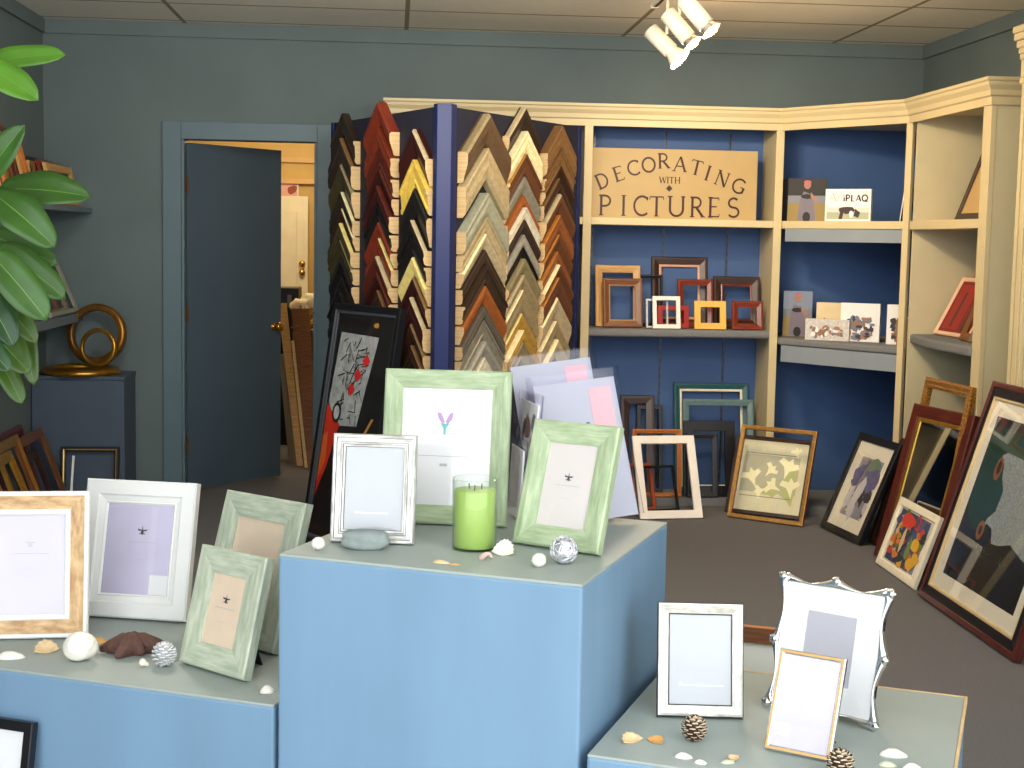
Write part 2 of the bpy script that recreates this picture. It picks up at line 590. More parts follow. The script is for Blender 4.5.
bookcase('plain cream bookcase bay mostly hidden behind the moulding sample rack', -.03, 8.08, 0, 1.07,
         [(1.645, .04, .0, CREAM, .04, 1.075, 0), (1.02, .045, .005, SHELFC, .04, 1.06, 0)], [(0, .045)], [(0, .02)])
bookcase('cream bookcase bay that holds the lettered sign', 1.045, 8.08, 0, 1.135,
         [(1.645, .04, .0, CREAM, .047, 1.088, 0), (1.02, .045, .005, SHELFC, .034, 1.098, 0)], [(0, .047), (1.088, 1.133)],
         [(.014, .034), (1.098, 1.118)], standards=(.10, .52, .90))
bookcase('angled corner bookcase bay with grey aprons under its shelves', 2.168, 8.055, -53.95, .841,
         [], [(.803, .84)], [], corner=True)
bookcase('cream bookcase bay along the side wall with a rounded carpeted shelf', 2.655, 7.365, -90, 1.005,
         [(1.645, .044, .0, CREAM, .02, .92, 0)], [(.915, 1.005)], [(.0, .02), (.985, 1.003)], D=.43,
         inner=paint('cream_panel', (206, 196, 160), .5, var=.03))
# rounded carpeted shelf of the side-wall bay
rs = [o for o in COL.objects if o.name.startswith('bookcase')][-1]
bays = [o for o in COL.objects if o.name.startswith('bookcase')]
pts = [(.02, .41), (.02, .03)] + [(.02 + .9 * i / 10, .03 - .06 * math.sin(PI * min(1, i / 6) / 2) * (1 if i < 8 else .8)) for i in range(1, 11)] + [(.98, .41)]
MB().plate(pts, 1.012, 1.06).build('shelf', SHELFC, bays[3], bevel=.012)

# crown cornice running over the four bays
path = [(-.03, 8.42), (-.03, 8.078), (2.166, 8.078), (2.652, 7.388), (2.652, 6.353), (3.09, 6.353)]
prof = [(0, 2.150), (.006, 2.150), (.008, 2.185), (.018, 2.192), (.02, 2.215), (.034, 2.236), (.036, 2.25), (.044, 2.256), (.044, 2.27), (0, 2.27)]
cv, cf = [], []
P2 = [Vector((p[0], p[1])) for p in path]


def outn(a, b):
    d = (b - a).normalized()
    return Vector((d.y, -d.x))


for i, p in enumerate(P2):
    ns = []
    if i > 0: ns.append(outn(P2[i - 1], p))
    if i < len(P2) - 1: ns.append(outn(p, P2[i + 1]))
    nn = sum(ns, Vector((0, 0)))
    nn = nn / nn.length
    k = 1 / max(.3, nn.dot(ns[0]))
    sgn = 1
    for (o, zz) in prof:
        q = p + nn * (o * k * sgn)
        cv.append((q.x, q.y, zz))
n_ = len(prof)
for i in range(len(path) - 1):
    for j in range(n_):
        j2 = (j + 1) % n_
        cf.append((i * n_ + j, (i + 1) * n_ + j, (i + 1) * n_ + j2, i * n_ + j2))
cf.append(list(range(n_))); cf.append([(len(path) - 1) * n_ + k for k in range(n_)])
cm = MB(); cm.add(cv, cf)
tag(cm.build('cornice', CREAM), 'long cream crown cornice along the top of the bookcase bays', 'cornice')

# tall cream cabinet at the right, only its far corner in view
tc = thing('tall_cabinet', 'tall cream cabinet with a crown, behind the huge framed picture', 'cabinet', (2.633, 5.97, 0), -90)
MB().box(0, 1.2, 0, .43, 0, 2.3).build('body', CREAM, tc, bevel=.003)
pl = MB(); pl.box(.0, .12, -.018, 0, .1, 2.2); pl.box(.02, .045, -.026, -.018, .2, 2.1); pl.box(.075, .1, -.026, -.018, .2, 2.1)
pl.build('pilaster', CREAM, tc, bevel=.003)
cr = MB()
for (z0, z1, o) in ((2.2, 2.225, .022), (2.225, 2.3, .019), (2.3, 2.325, .024), (2.325, 2.35, .029), (2.35, 2.38, .036), (2.38, 2.41, .045), (2.41, 2.44, .05)):
    cr.box(-o, 1.21 + o * .2, -o, .43, z0, z1)
cr.build('crown', CREAM, tc, bevel=.006)
MB().box(-.012, 1.208, -.012, .43, 0, .1).build('plinth_base', CREAM, tc, bevel=.003)

# ---------------------------------------------------------------- display plinths
PY = -24.4


def plinth(label, x, y, yaw, W, D, H, edge=None):
    r = thing('display_plinth', label, 'plinth', (x, y, 0), yaw)
    MB().box(0, W, 0, D, 0, H - .004).build('body', BLUE, r, bevel=.006)
    MB().box(.001, W - .001, .001, D - .001, H - .006, H).build('top_panel', TOPG, r, bevel=.002)
    if edge:
        e = MB(); e.box(W - .001, W + .004, 0, D + .004, H - .012, H + .001); e.box(0, W, D - .001, D + .004, H - .012, H + .001)
        e.build('edge_band', RAW, r)
    return r


PC = plinth('tallest blue plinth, in the middle, carrying the green candle', -.2165, 2.733, -24.4, .607, .63, .9)
PL = plinth('long low blue plinth carrying the starfish and the white frame', -1.09, 3.122, -23.6, .945, .62, .6)
PR = plinth('small low blue plinth carrying the wavy silver frame', .347, 2.459, -24.4, .615, .612, .6, True)

# ---------------------------------------------------------------- lettering
def arc(cx, cy, rx, ry, a0, a1, n=14):
    return [(cx + rx * math.cos(math.radians(a0 + (a1 - a0) * i / n)), cy + ry * math.sin(math.radians(a0 + (a1 - a0) * i / n))) for i in range(n + 1)]


K, N_ = 1.0, .5
GL = {
    'D': (.78, [([(.1, 0), (.1, 1)], K), ([(.0, .98), (.3, .98)] + arc(.3, .5, .42, .48, 90, -90)[0:] + [(.0, .02)], .8)]),
    'E': (.62, [([(.1, 0), (.1, 1)], K), ([(0, .97), (.56, .97), (.58, .86)], N_), ([(.1, .53), (.46, .53)], N_), ([(0, .03), (.58, .03), (.6, .15)], N_)]),
    'C': (.84, [(arc(.5, .5, .44, .48, 48, 312, 20), .85), ([(.8, .96), (.8, .78)], N_)]),
    'O': (.92, [(arc(.46, .5, .42, .48, 0, 360, 28), .9)]),
    'R': (.74, [([(.1, 0), (.1, 1)], K), ([(0, .98), (.3, .98)] + arc(.3, .73, .27, .25, 90, -90) + [(.1, .48)], .75), ([(.32, .48), (.7, 0)], K)]),
    'A': (.84, [([(.04, 0), (.42, 1)], N_), ([(.42, 1), (.8, 0)], K), ([(.17, .34), (.66, .34)], N_)]),
    'T': (.78, [([(.39, 0), (.39, 1)], K), ([(.0, .84), (.02, .97), (.76, .97), (.78, .84)], N_)]),
    'I': (.24, [([(.12, 0), (.12, 1)], K)]),
    'N': (.84, [([(.1, 0), (.1, 1)], N_), ([(.08, 1), (.74, 0)], K), ([(.74, 0), (.74, 1)], N_)]),
    'G': (.88, [(arc(.5, .5, .44, .48, 48, 318, 20), .85), ([(.84, .1), (.84, .46)], K), ([(.6, .46), (.92, .46)], N_)]),
    'P': (.7, [([(.1, 0), (.1, 1)], K), ([(0, .98), (.3, .98)] + arc(.3, .72, .3, .26, 90, -90) + [(.1, .46)], .8)]),
    'U': (.84, [([(.1, 1), (.1, .36)] + arc(.42, .36, .32, .34, 180, 360) + [(.74, 1)], .85), ([(-.02, 1), (.22, 1)], N_), ([(.64, 1), (.84, 1)], N_)]),
    'S': (.66, [(arc(.34, .73, .27, .25, 40, 180, 10) + arc(.34, .73, .27, .22, 180, 270, 8)[1:] + arc(.34, .27, .29, .24, 90, -150, 16)[1:], .8)]),
    'W': (1.1, [([(.02, 1), (.28, 0)], K), ([(.28, 0), (.54, .95)], N_), ([(.54, .95), (.8, 0)], K), ([(.8, 0), (1.06, 1)], N_)]),
    'H': (.84, [([(.1, 0), (.1, 1)], K), ([(.74, 0), (.74, 1)], K), ([(.1, .52), (.74, .52)], N_)]),
    'L': (.6, [([(.1, 0), (.1, 1)], K), ([(0, .03), (.56, .03)], N_)]),
    'Q': (.92, [(arc(.46, .5, .42, .48, 0, 360, 28), .9), ([(.5, .25), (.9, -.12)], .8)]),
    'r': (.4, [([(.1, 0), (.1, .6)], .7), (arc(.32, .4, .2, .2, 150, 60, 6), .6)]),
    't': (.4, [([(.2, .9), (.2, .1), (.34, .02)], .7), ([(.04, .62), (.38, .62)], .5)]),
    'i': (.2, [([(.1, 0), (.1, .62)], .8), ([(.1, .8), (.1, .9)], .9)]),
}
SER = {'D': [(.1, 0), (.1, 1)], 'E': [(.1, 0), (.1, 1)], 'R': [(.1, 0), (.1, 1), (.7, 0)], 'A': [(.04, 0), (.8, 0)], 'T': [(.39, 0)],
       'I': [(.12, 0), (.12, 1)], 'N': [(.1, 0), (.1, 1), (.74, 1)], 'P': [(.1, 0), (.1, 1)], 'W': [(.02, 1), (1.06, 1)], 'H': [(.1, 0), (.1, 1), (.74, 0), (.74, 1)]}


def strip(mb, pts, w, y, m, T):
    n = len(pts)
    ps = [Vector(p) for p in pts]
    Lf, Rt = [], []
    for i, p in enumerate(ps):
        a = ps[max(0, i - 1)]; b = ps[min(n - 1, i + 1)]
        t = (b - a)
        if t.length < 1e-9: t = Vector((1, 0))
        t.normalize()
        nrm = Vector((-t.y, t.x)) * w / 2
        Lf.append(T(p + nrm)); Rt.append(T(p - nrm))
    vs = [(q[0], y, q[1]) for q in Lf + Rt]
    mb.add(vs, [(i, i + 1, n + i + 1, n + i) for i in range(n - 1)], m)


def glyph(mb, ch, cx, cz, hgt, rot, y, m, th=.13, sx=1.0, ser=True):
    w, st = GL[ch]
    ca, sa = math.cos(math.radians(rot)), math.sin(math.radians(rot))

    def T(p):
        a, b = (p[0] - w / 2) * hgt * sx, (p[1] - .5) * hgt
        return (cx + a * ca - b * sa, cz + a * sa + b * ca)
    for k, (pts, wt) in enumerate(st):
        strip(mb, pts, th * wt, y - k * .0001, m, T)
    if ser:
        for k, (sx_, sz_) in enumerate(SER.get(ch, [])):
            strip(mb, [(sx_ - .13, sz_), (sx_ + .13, sz_)], .05, y - .0006 - k * .0001, m, T)


def word(mb, text, cx, cz, hgt, y, m, th=.13, gap=.12, sx=1.0, ser=True):
    tot = sum(GL[c][0] * sx for c in text) + gap * (len(text) - 1)
    x = cx - tot * hgt / 2
    for c in text:
        w = GL[c][0] * sx * hgt
        glyph(mb, c, x + w / 2, cz, hgt, 0, y, m, th, sx, ser)
        x += w + gap * hgt


SIGNM = paint('sign_tan', (182, 156, 106), .5, var=.03)
sg = thing('shop_sign', 'tan sign lettered DECORATING WITH PICTURES on the upper shelf', 'sign', (1.098, 8.17, 1.646), 0, -1.2)
MB().box(0, .955, 0, .02, 0, .392).build('board', [SIGNM], sg, bevel=.001)
lt = MB()
SC = .955 / 858


def sp(px, py):
    return ((px - 62) * SC, (391 - py) * SC)


for ch, px, py, rot in (('D', 120, 205, 24), ('E', 203, 168, 19), ('C', 278, 138, 15), ('O', 356, 120, 8), ('R', 434, 98, 3), ('A', 518, 112, -4),
                        ('T', 604, 128, -12), ('I', 663, 155, -16), ('N', 738, 182, -20), ('G', 824, 216, -24)):
    x, z = sp(px, py)
    glyph(lt, ch, x, z, 74 * SC, rot, -.0006, 0, .15, 1.02)
for ch, px in (('P', 140), ('I', 232), ('C', 320), ('T', 402), ('U', 505), ('R', 612), ('E', 700), ('S', 800)):
    x, z = sp(px, 328)
    glyph(lt, ch, x, z, 100 * SC, 0, -.0006, 0, .135, .92 if ch != 'U' else 1.05)
x, z = sp(467, 195)
word(lt, 'WITH', x, z, 32 * SC, -.0006, 0, .17, .12)
x, z = sp(465, 237)
lt.face([(x - 17 * SC, z), (x, z - 17 * SC), (x + 17 * SC, z), (x, z + 17 * SC)], -.0006)
lt.build('lettering', paint('sign_ink', (58, 20, 22), .5), sg)

# ---------------------------------------------------------------- moulding sample rack
RC, RL, RRr = Vector((.208, 6.5)), Vector((-.33, 7.66)), Vector((.945, 7.51))
rk = thing('moulding_rack', 'tall blue V-shaped rack hung with moulding corner samples', 'display rack', (.208, 6.5, 0))
YAWL, YAWR = -65.1, 53.9
for (yw, Lw, left) in ((YAWL, 1.279, True), (YAWR, 1.25, False)):
    x0, x1 = (-Lw, -.02) if left else (.02, Lw)
    o = MB().box(x0, x1, .0, .025, .06, 2.095).build('wing_panel', NAVY, rk); place(o, (0, 0, 0), yw)
    xe = (-Lw - .012, -Lw + .02) if left else (Lw - .02, Lw + .012)
    o = MB().box(xe[0], xe[1], -.006, .03, .0, 2.098).build('edge_strip', RBLUE, rk, bevel=.002); place(o, (0, 0, 0), yw)
po = MB()
po.plate([(-.045, .02), (-.03, -.03), (.035, -.03), (.06, .02), (.03, .06), (-.02, .06)], 0, 2.102)
po.build('centre_post', RBLUE, rk, bevel=.003)
fb = MB(); fb.plate([(-.53, 1.17), (-.5, 1.2), (.03, .09), (.7, 1.04), (.74, 1.0), (.02, .0)], 0, .05)
fb.build('foot_rail', NAVY, rk)

COLS = {'black': (26, 24, 24), 'charcoal brown': (44, 34, 26), 'olive brown': (62, 56, 34), 'dark brown': (52, 32, 22), 'red brown': (116, 44, 26), 'mahogany': (84, 34, 24),
        'very dark red': (54, 20, 18), 'yellow': (226, 192, 86), 'pale yellow': (226, 208, 130), 'walnut': (92, 70, 50), 'pale beige': (176, 158, 120), 'silver green': (156, 156, 134), 'cream': (238, 224, 176),
        'dark umber': (56, 42, 32), 'orange brown': (150, 84, 36), 'slate grey': (92, 86, 76), 'silver': (176, 172, 160), 'white': (216, 208, 186), 'brown': (96, 58, 36), 'silver grey': (150, 146, 132),
        'taupe': (148, 132, 98), 'olive taupe': (132, 122, 88), 'gold': (200, 158, 76), 'bronze': (122, 90, 54), 'honey': (176, 112, 46), 'rust': (132, 78, 40), 'champagne': (178, 162, 128), 'pewter': (166, 160, 146)}
CS = [
    (True, 1.067, .148, 'the column nearest the door', [(2.131, 'charcoal brown'), (2.006, 'charcoal brown', 'bronze'), (1.878, 'olive brown', 'taupe'), (1.735, 'charcoal brown', 'cream'), (1.654, 'dark brown', 'cream'), (1.578, 'olive brown', 'pale yellow'),
     (1.492, 'olive brown'), (1.405, 'black'), (1.313, 'black'), (1.243, 'black'), (1.175, 'black')], 'l'),
    (True, .61, .150, 'the second column from the door', [(2.153, 'red brown'), (2.03, 'red brown'), (1.93, 'mahogany'), (1.838, 'very dark red'), (1.755, 'very dark red'), (1.668, 'black'),
     (1.582, 'red brown'), (1.505, 'red brown', 'pale yellow'), (1.419, 'mahogany', 'champagne'), (1.341, 'very dark red'), (1.254, 'dark brown')], 'l'),
    (True, .222, .140, 'the column door-side of the blue post', [(2.003, 'very dark red', 'champagne'), (1.865, 'yellow'), (1.736, 'black'), (1.59, 'black', 'champagne'), (1.515, 'black'), (1.421, 'pale yellow'),
     (1.329, 'very dark red', 'bronze'), (1.237, 'very dark red', 'champagne'), (1.115, 'dark brown'), (1.015, 'dark brown')], 'l'),
    (False, .303, .185, 'the column sign-side of the blue post', [(2.084, 'walnut', 'taupe'), (1.927, 'pale beige', 'pale beige'), (1.722, 'silver green'), (1.612, 'pale beige'), (1.535, 'champagne'), (1.46, 'dark umber'),
     (1.385, 'dark umber'), (1.294, 'orange brown'), (1.2, 'slate grey'), (1.132, 'silver grey'), (1.035, 'silver'), (.96, 'white')], 'r'),
    (False, .645, .148, 'the fifth column from the door', [(2.144, 'charcoal brown', 'champagne'), (2.03, 'cream'), (1.921, 'brown'), (1.813, 'silver grey'), (1.722, 'orange brown'), (1.665, 'white'), (1.606, 'dark umber'),
     (1.535, 'silver'), (1.475, 'black'), (1.42, 'olive taupe'), (1.342, 'taupe', 'champagne'), (1.268, 'taupe', 'cream'), (1.155, 'gold', 'pale yellow'), (1.073, 'gold', 'cream'), (1.013, 'taupe')], 'r'),
    (False, .985, .146, 'the column nearest the sign', [(2.082, 'bronze'), (1.956, 'bronze'), (1.89, 'dark brown'), (1.822, 'dark brown'), (1.743, 'brown', 'champagne'), (1.638, 'rust', 'honey'), (1.543, 'brown', 'honey'), (1.455, 'rust', 'honey'),
     (1.39, 'brown', 'cream'), (1.326, 'brown', 'honey'), (1.225, 'champagne', 'cream'), (1.103, 'taupe', 'cream'), (1.012, 'champagne', 'cream')], 'r'),
]
EDGE = {'charcoal brown': 'charcoal brown', 'dark brown': 'bronze', 'olive brown': 'olive taupe', 'mahogany': 'mahogany', 'very dark red': 'mahogany', 'red brown': 'red brown', 'honey': 'honey', 'rust': 'honey', 'champagne': 'cream', 'taupe': 'champagne', 'gold': 'pale yellow', 'brown': 'gold', 'black': 'black'}
ORD = ['topmost', 'second', 'third', 'fourth', 'fifth', 'sixth', 'seventh', 'eighth', 'ninth', 'tenth', 'eleventh', 'twelfth', 'thirteenth', 'fourteenth', 'lowest']


def cmat(c):
    metal = .35 if c in ('gold', 'silver', 'silver grey', 'pewter') else 0
    return paint('moulding_' + c.replace(' ', '_'), COLS[c], .38, metal, var=.16, scale=45)


for ci, (left, s, a, where, items, _) in enumerate(CS):
    yw = YAWL if left else YAWR
    ux = Vector((math.cos(math.radians(yw)), math.sin(math.radians(yw))))
    base = RC + ux * (-s if left else s)
    big = ci == 3
    for i, (za, c, *ed) in enumerate(items):
        nxt = items[i + 1][0] if i + 1 < len(items) else za - .1
        t = min(.155, (za - nxt)) * .9
        dep = .040 + .014 * ((i * 7 + ci * 3) % 4) / 3 + (.012 if big and i < 2 else 0)
        style = (1 + i % 2) if ed else (i + ci) % 3
        e0 = .58 if left else .25
        if style == 0:
            pf = [(0, 0, 1), (0, dep, 0), (.14 * t, dep, 0), (.2 * t, dep * .82, 0), (.72 * t, dep * .7, 0), (.78 * t, dep * .8, 0), (.92 * t, dep * .76, 0), (t, dep * .5, 0), (t, 0, 0)]
        elif style == 1:
            pf = [(0, 0, 0), (0, e0 * dep, 1), (0, dep * .8, 1), (.08 * t, dep, 0), (.4 * t, dep * .98, 0), (.85 * t, dep * .62, 0), (.95 * t, dep * .6, 0), (t, dep * .45, 0), (t, 0, 0)]
        else:
            pf = [(0, 0, 0), (0, e0 * dep, 1), (0, dep * .9, 1), (.05 * t, dep * .98, 0), (.3 * t, dep * .92, 0), (.55 * t, dep * .99, 0), (.88 * t, dep * .9, 0), (t, dep * .6, 0), (t, 0, 0)]
        vs = []
        for (px, pz) in ((-a, -a), (0, 0), (a, -a)):
            vs += [(px, -d, pz - q) for (q, d, _) in pf]
        n = len(pf)
        fs, ms, uv = [], [], []
        for k in range(2):
            for j in range(n):
                j2 = (j + 1) % n
                fs.append((k * n + j, (k + 1) * n + j, (k + 1) * n + j2, k * n + j2)); ms.append(pf[j][2])
        mb = MB(); mb.add(vs, fs, ms)
        sam = mb.build('moulding_sample', [cmat(c), cmat(ed[0] if ed else EDGE.get(c, c))])
        place(sam, (base.x - math.sin(math.radians(yw)) * -.001 * 0, base.y, za), yw)
        o_ = ORD[i] if i < len(items) - 1 else 'lowest'
        tag(sam, f'{c} V-shaped moulding sample, {o_} in {where}', 'moulding sample', 'moulding corner samples on the rack')
        for sx in (-1, 1):
            ce = MB()
            pp = [(-d * .98, -a - q) for (q, d, _) in pf]
            # end cap: polygon in the YZ plane, 1.2 mm thick
            v0 = [(sx * a, p[0], p[1]) for p in pp]; v1 = [(sx * (a + .0012), p[0], p[1]) for p in pp]
            ce.add(v0 + v1, [list(range(n)), list(range(2 * n - 1, n - 1, -1))] + [(k, (k + 1) % n, n + (k + 1) % n, n + k) for k in range(n)])
            ce.build('cut_end', RAW, sam)

# ---------------------------------------------------------------- emblem used on sample prints
def emblem(cx, cz, s, m, line=None):
    sh = [(ell(cx, cz - .14 * s, .17 * s, .34 * s, 12), m), ([(cx - .07 * s, cz + .1 * s), (cx + .07 * s, cz + .1 * s), (cx + .02 * s, cz + .62 * s), (cx - .02 * s, cz + .62 * s)], m),
          ([(cx - .62 * s, cz + .26 * s), (cx - .5 * s, cz + .02 * s), (cx, cz - .02 * s), (cx - .06 * s, cz + .14 * s)], m), ([(cx + .66 * s, cz + .2 * s), (cx + .48 * s, cz - .02 * s), (cx, cz - .02 * s), (cx + .06 * s, cz + .14 * s)], m),
          ([(cx - .4 * s, cz - .3 * s), (cx - .3 * s, cz - .42 * s), (cx, cz - .16 * s)], m), ([(cx + .4 * s, cz - .32 * s), (cx + .28 * s, cz - .44 * s), (cx, cz - .16 * s)], m)]
    if line:
        lw, dz, fm = line
        sh.append((rect(cx - lw, cx + lw, cz - dz - .0012, cz - dz), fm))
        sh.append((rect(cx - lw * .35, cx + lw * .25, cz - dz * 2.6 - .001, cz - dz * 2.6), fm))
    return sh


# ---------------------------------------------------------------- frames on the middle plinth
AGED = grain('aged_silver', (150, 148, 140), (236, 234, 228), .35, .3, su=10, sv=60)
LINE = paint('bead_line_grey', (104, 102, 100), .5)  # darker grey for the narrow steps between the beads
frame('photo_frame', 'ridged antique silver photo frame with plain grey insert behind the flat stone', -.041, 2.816, .9, -9.8, 8.6, .168, .215,
      ridge(.026, .016, 1), [AGED, LINE], art=dict(d=.009, mats=[GREYPRINT, PAPER], shapes=[(rect(-.038, .03, .058, .0605), 1)]), glass=.0085, easel=.07)  # thin white line on the insert is a glass reflection, painted in
GREENW = grain('sage_green_wash', (148, 168, 128), (186, 200, 164), .5, su=9, sv=55)
GREENL = grain('light_sage_wash', (164, 176, 152), (202, 208, 186), .5, su=9, sv=55)
PURP, TEAL_, = paint('flower_purple', (176, 132, 186), .6), paint('flower_teal', (96, 176, 176), .6)
bg = [(rect(-.036, .026, .192, .252), 1), (rect(-.0347, .0247, .1933, .2507), 0),
      ([(-.022, 0.237), (-.012, 0.235), (-.004, 0.217), (-.008, 0.211), (-.018, 0.223)], 2), ([(.014, 0.237), (.006, 0.235), (-.003, 0.217), (.002, 0.211), (.012, 0.223)], 2),
      ([(-.014, 0.213), (.006, 0.213), (-.001, 0.203), (-.002, 0.189), (-.006, 0.189), (-.007, 0.203)], 3), (rect(-.06, .05, .143, .1442), 1), (rect(-.012, .004, .122, .128), 4)]
frame('photo_frame', 'largest sage green photo frame with flower emblem, behind the green candle', .104, 3.005, .9, -11.5, 10.2, .272, .327,
      slope(.04, .02, .005, .007), [GREENW], art=dict(d=.010, mats=[PAPER, FAINT, PURP, TEAL_, FAINT], shapes=bg), glass=.0095, easel=.08)
BEIGE_P = paint('ivory_print', (218, 210, 206), .7, var=.015)
frame('photo_frame', 'tilted sage green photo frame beside the silver wire ball', .314, 2.759, .9, -37.2, 18.1, .196, .252,
      slope(.043, .02, .004, .006), [GREENW], art=dict(d=.010, mats=[BEIGE_P, INK, FAINT], shapes=emblem(0, .142, .016, 1, (.03, .016, 2))), glass=.0095, easel=.1)

# shrink-wrapped prints leaning together at the back of the middle plinth
SLEEVE = glass_mat('clear_sleeve', (.97, .97, 1), .12, 1.4)
BACKING = paint('lavender_backing', (180, 180, 190), .7, var=.03, scale=14)
PINK = paint('pink_sticker', (240, 172, 176), .6, var=.03)


def sleeve(label, x, y, z, yaw, lean, roll, w, h, col, shapes, mats, sticker=None):
    r = thing('wrapped_print', label, 'wrapped print', (x, y, z), yaw, -lean, 'wrapped prints', roll)
    b = MB(); b.box(-w / 2, w / 2, 0, .004, 0, h, 0)
    for i, (p, mi) in enumerate(shapes):
        b.face(p, -.0004 - .0001 * i, mi)
    b.build('board', [col] + mats, r)
    if sticker:
        s = MB(); s.box(sticker[0], sticker[1], -.0014, -.0008, sticker[2], sticker[3])
        s.build('price_sticker', PINK, r)
    p = MB()
    nx, nz = 8, 8
    vs, fs = [], []
    rr = random.Random(int(x * 1000))
    for j in range(nz + 1):
        for i in range(nx + 1):
            vs.append((-w / 2 - .012 + (w + .024) * i / nx, -.004 - .004 * rr.random(), -.0 + (h + .022) * j / nz))
    o = len(vs)
    vs += [(v[0], .009, v[2]) for v in vs]
    for j in range(nz):
        for i in range(nx):
            k = j * (nx + 1) + i
            fs.append((k, k + 1, k + nx + 2, k + nx + 1)); fs.append((o + k, o + k + nx + 1, o + k + nx + 2, o + k + 1))
    bd = [j * (nx + 1) for j in range(nz + 1)]
    for j in range(nz):
        for i in (0, nx):
            k = j * (nx + 1) + i
            fs.append((k, k + nx + 1, o + k + nx + 1, o + k))
    p.add(vs, fs, 0, smooth=True)
    p.build('plastic_sleeve', SLEEVE, r)
    return r


DKL = paint('label_dark', (60, 60, 70), .6)
sleeve('front shrink-wrapped print, lavender back with pink sticker, behind the tilted green frame', .44, 3.037, .908, 4.6, 20, -7.6, .182, .31, BACKING,
       [(rect(.012, .02, .19, .215), 1)], [DKL], (.03, .078, .15, .29))
sleeve('rear shrink-wrapped print with pink sticker, its top edge highest of the prints', .40, 3.10, .908, 4.6, 18, -7.6, .182, .345, BACKING, [], [], (.03, .078, .24, .33))
ph = [([(rnd.uniform(-.07, .07), rnd.uniform(.04, .2)) for _ in range(1)], 1)]
shp = []
for k in range(26):
    cx, cz = rnd.uniform(-.08, .08), rnd.uniform(.03, .22)
    shp.append((ell(cx, cz, rnd.uniform(.008, .024), rnd.uniform(.008, .03), 9, rough=.5, seed=k), 1 + k % 4))
PHM = [paint('photo_grey', (120, 124, 132), .5), paint('photo_dark', (58, 56, 60), .5), paint('photo_warm', (150, 112, 92), .5), paint('photo_pale', (214, 216, 220), .5)]
sleeve('slim wrapped print of grey photographs seen edge-on behind the large green frame', .277, 3.10, .905, -81, 4, 0, .15, .25, PAPER, shp, PHM)
sleeve('low white wrapped print edge-on, closest to the large green frame', .262, 3.10, .905, -83, 3, 0, .12, .15, PAPER, [], [])

# candle in a glass cylinder
cd = thing('candle', 'lime green candle in a clear glass cylinder', 'candle', (.161, 2.787, .9))
wx = MB(); wx.lathe([(.0, .004), (.039, .004), (.0405, .007), (.0405, .114), (.039, .117), (.0, .116)], 40)
wx.build('wax', paint('lime_wax', (176, 202, 108), .45, var=.04, scale=12), cd)
gl = MB(); gl.lathe([(.0, 0), (.0435, 0), (.0445, .002), (.0445, .138), (.0438, .1395), (.0425, .138), (.0425, .004), (.0, .003)], 48)
gl.build('glass_cylinder', glass_mat('candle_glass', (.97, .99, .96), .02, 1.3), cd)
for k in range(3):
    wk = MB(); an = 2.1 * k + .4
    wk.tube([(.014 * math.cos(an), .014 * math.sin(an), .115), (.0145 * math.cos(an), .014 * math.sin(an), .127)], .0012, 6)
    wk.build('wick', BLACKP, cd)

# ---------------------------------------------------------------- shells, cones, stones
SHW = paint('shell_white', (244, 238, 224), .45, var=.05, scale=60, coat=.2)
SHB = paint('shell_beige', (226, 196, 150), .5, var=.18, scale=50)
SHO = paint('shell_orange', (216, 162, 92), .5, var=.2, scale=40)
SHP = paint('shell_pink', (226, 190, 178), .45, var=.12, scale=60)
SHG = paint('shell_green_grey', (200, 204, 176), .5, var=.1, scale=50)


def scallop(name, label, loc, r, mt, rz=0, tilt=60, ribs=9, wd=1.0, group='shells'):
    mb = MB()
    nr, na = 8, ribs * 4
    vs, fs = [(0, 0, 0)], []
    for i in range(1, nr + 1):
        q = i / nr
        for k in range(na + 1):
            a = math.radians(-75 + 150 * k / na)
            rib = 1 + .05 * math.cos(2 * PI * k / 4) * q
            rad = r * q * rib * (1 - .1 * abs(a))
            dome = .42 * r * math.sin(PI * min(q, .96) * .55 + .1) * math.cos(a * .9) * (1 - .45 * q * q) * rib
            vs.append((rad * math.sin(a) * wd, dome, rad * math.cos(a)))
    o = len(vs)
    vs += [(v[0] * .94, v[1] - .07 * r, v[2] * .96) for v in vs]
    W = na + 1
    for k in range(na):
        fs.append((0, 1 + k, 2 + k)); fs.append((o, o + 2 + k, o + 1 + k))
    for i in range(nr - 1):
        for k in range(na):
            a = 1 + i * W + k
            fs.append((a, a + W, a + W + 1, a + 1)); fs.append((o + a, o + a + 1, o + a + W + 1, o + a + W))
    for k in range(na):
        a = 1 + (nr - 1) * W + k
        fs.append((a, o + a, o + a + 1, a + 1))
    for e in (0, na):
        pr = 0
        for i in range(nr):
            a = 1 + i * W + e
            fs.append((pr, a, o + a, o + pr)); pr = a
    mb.add(vs, fs, 0, smooth=True)
    ob = mb.build(name, mt)
    ca = math.radians(tilt)
    # lay the fan back, then sit its lowest point on the surface
    Mx = Matrix.Rotation(math.radians(rz), 4, 'Z') @ Matrix.Rotation(-ca, 4, 'X')
    zmin = min((Mx @ Vector(v)).z for v in vs)
    place(ob, (loc[0], loc[1], loc[2] - zmin), rz, -tilt)
    return tag(ob, label, 'shell', group)


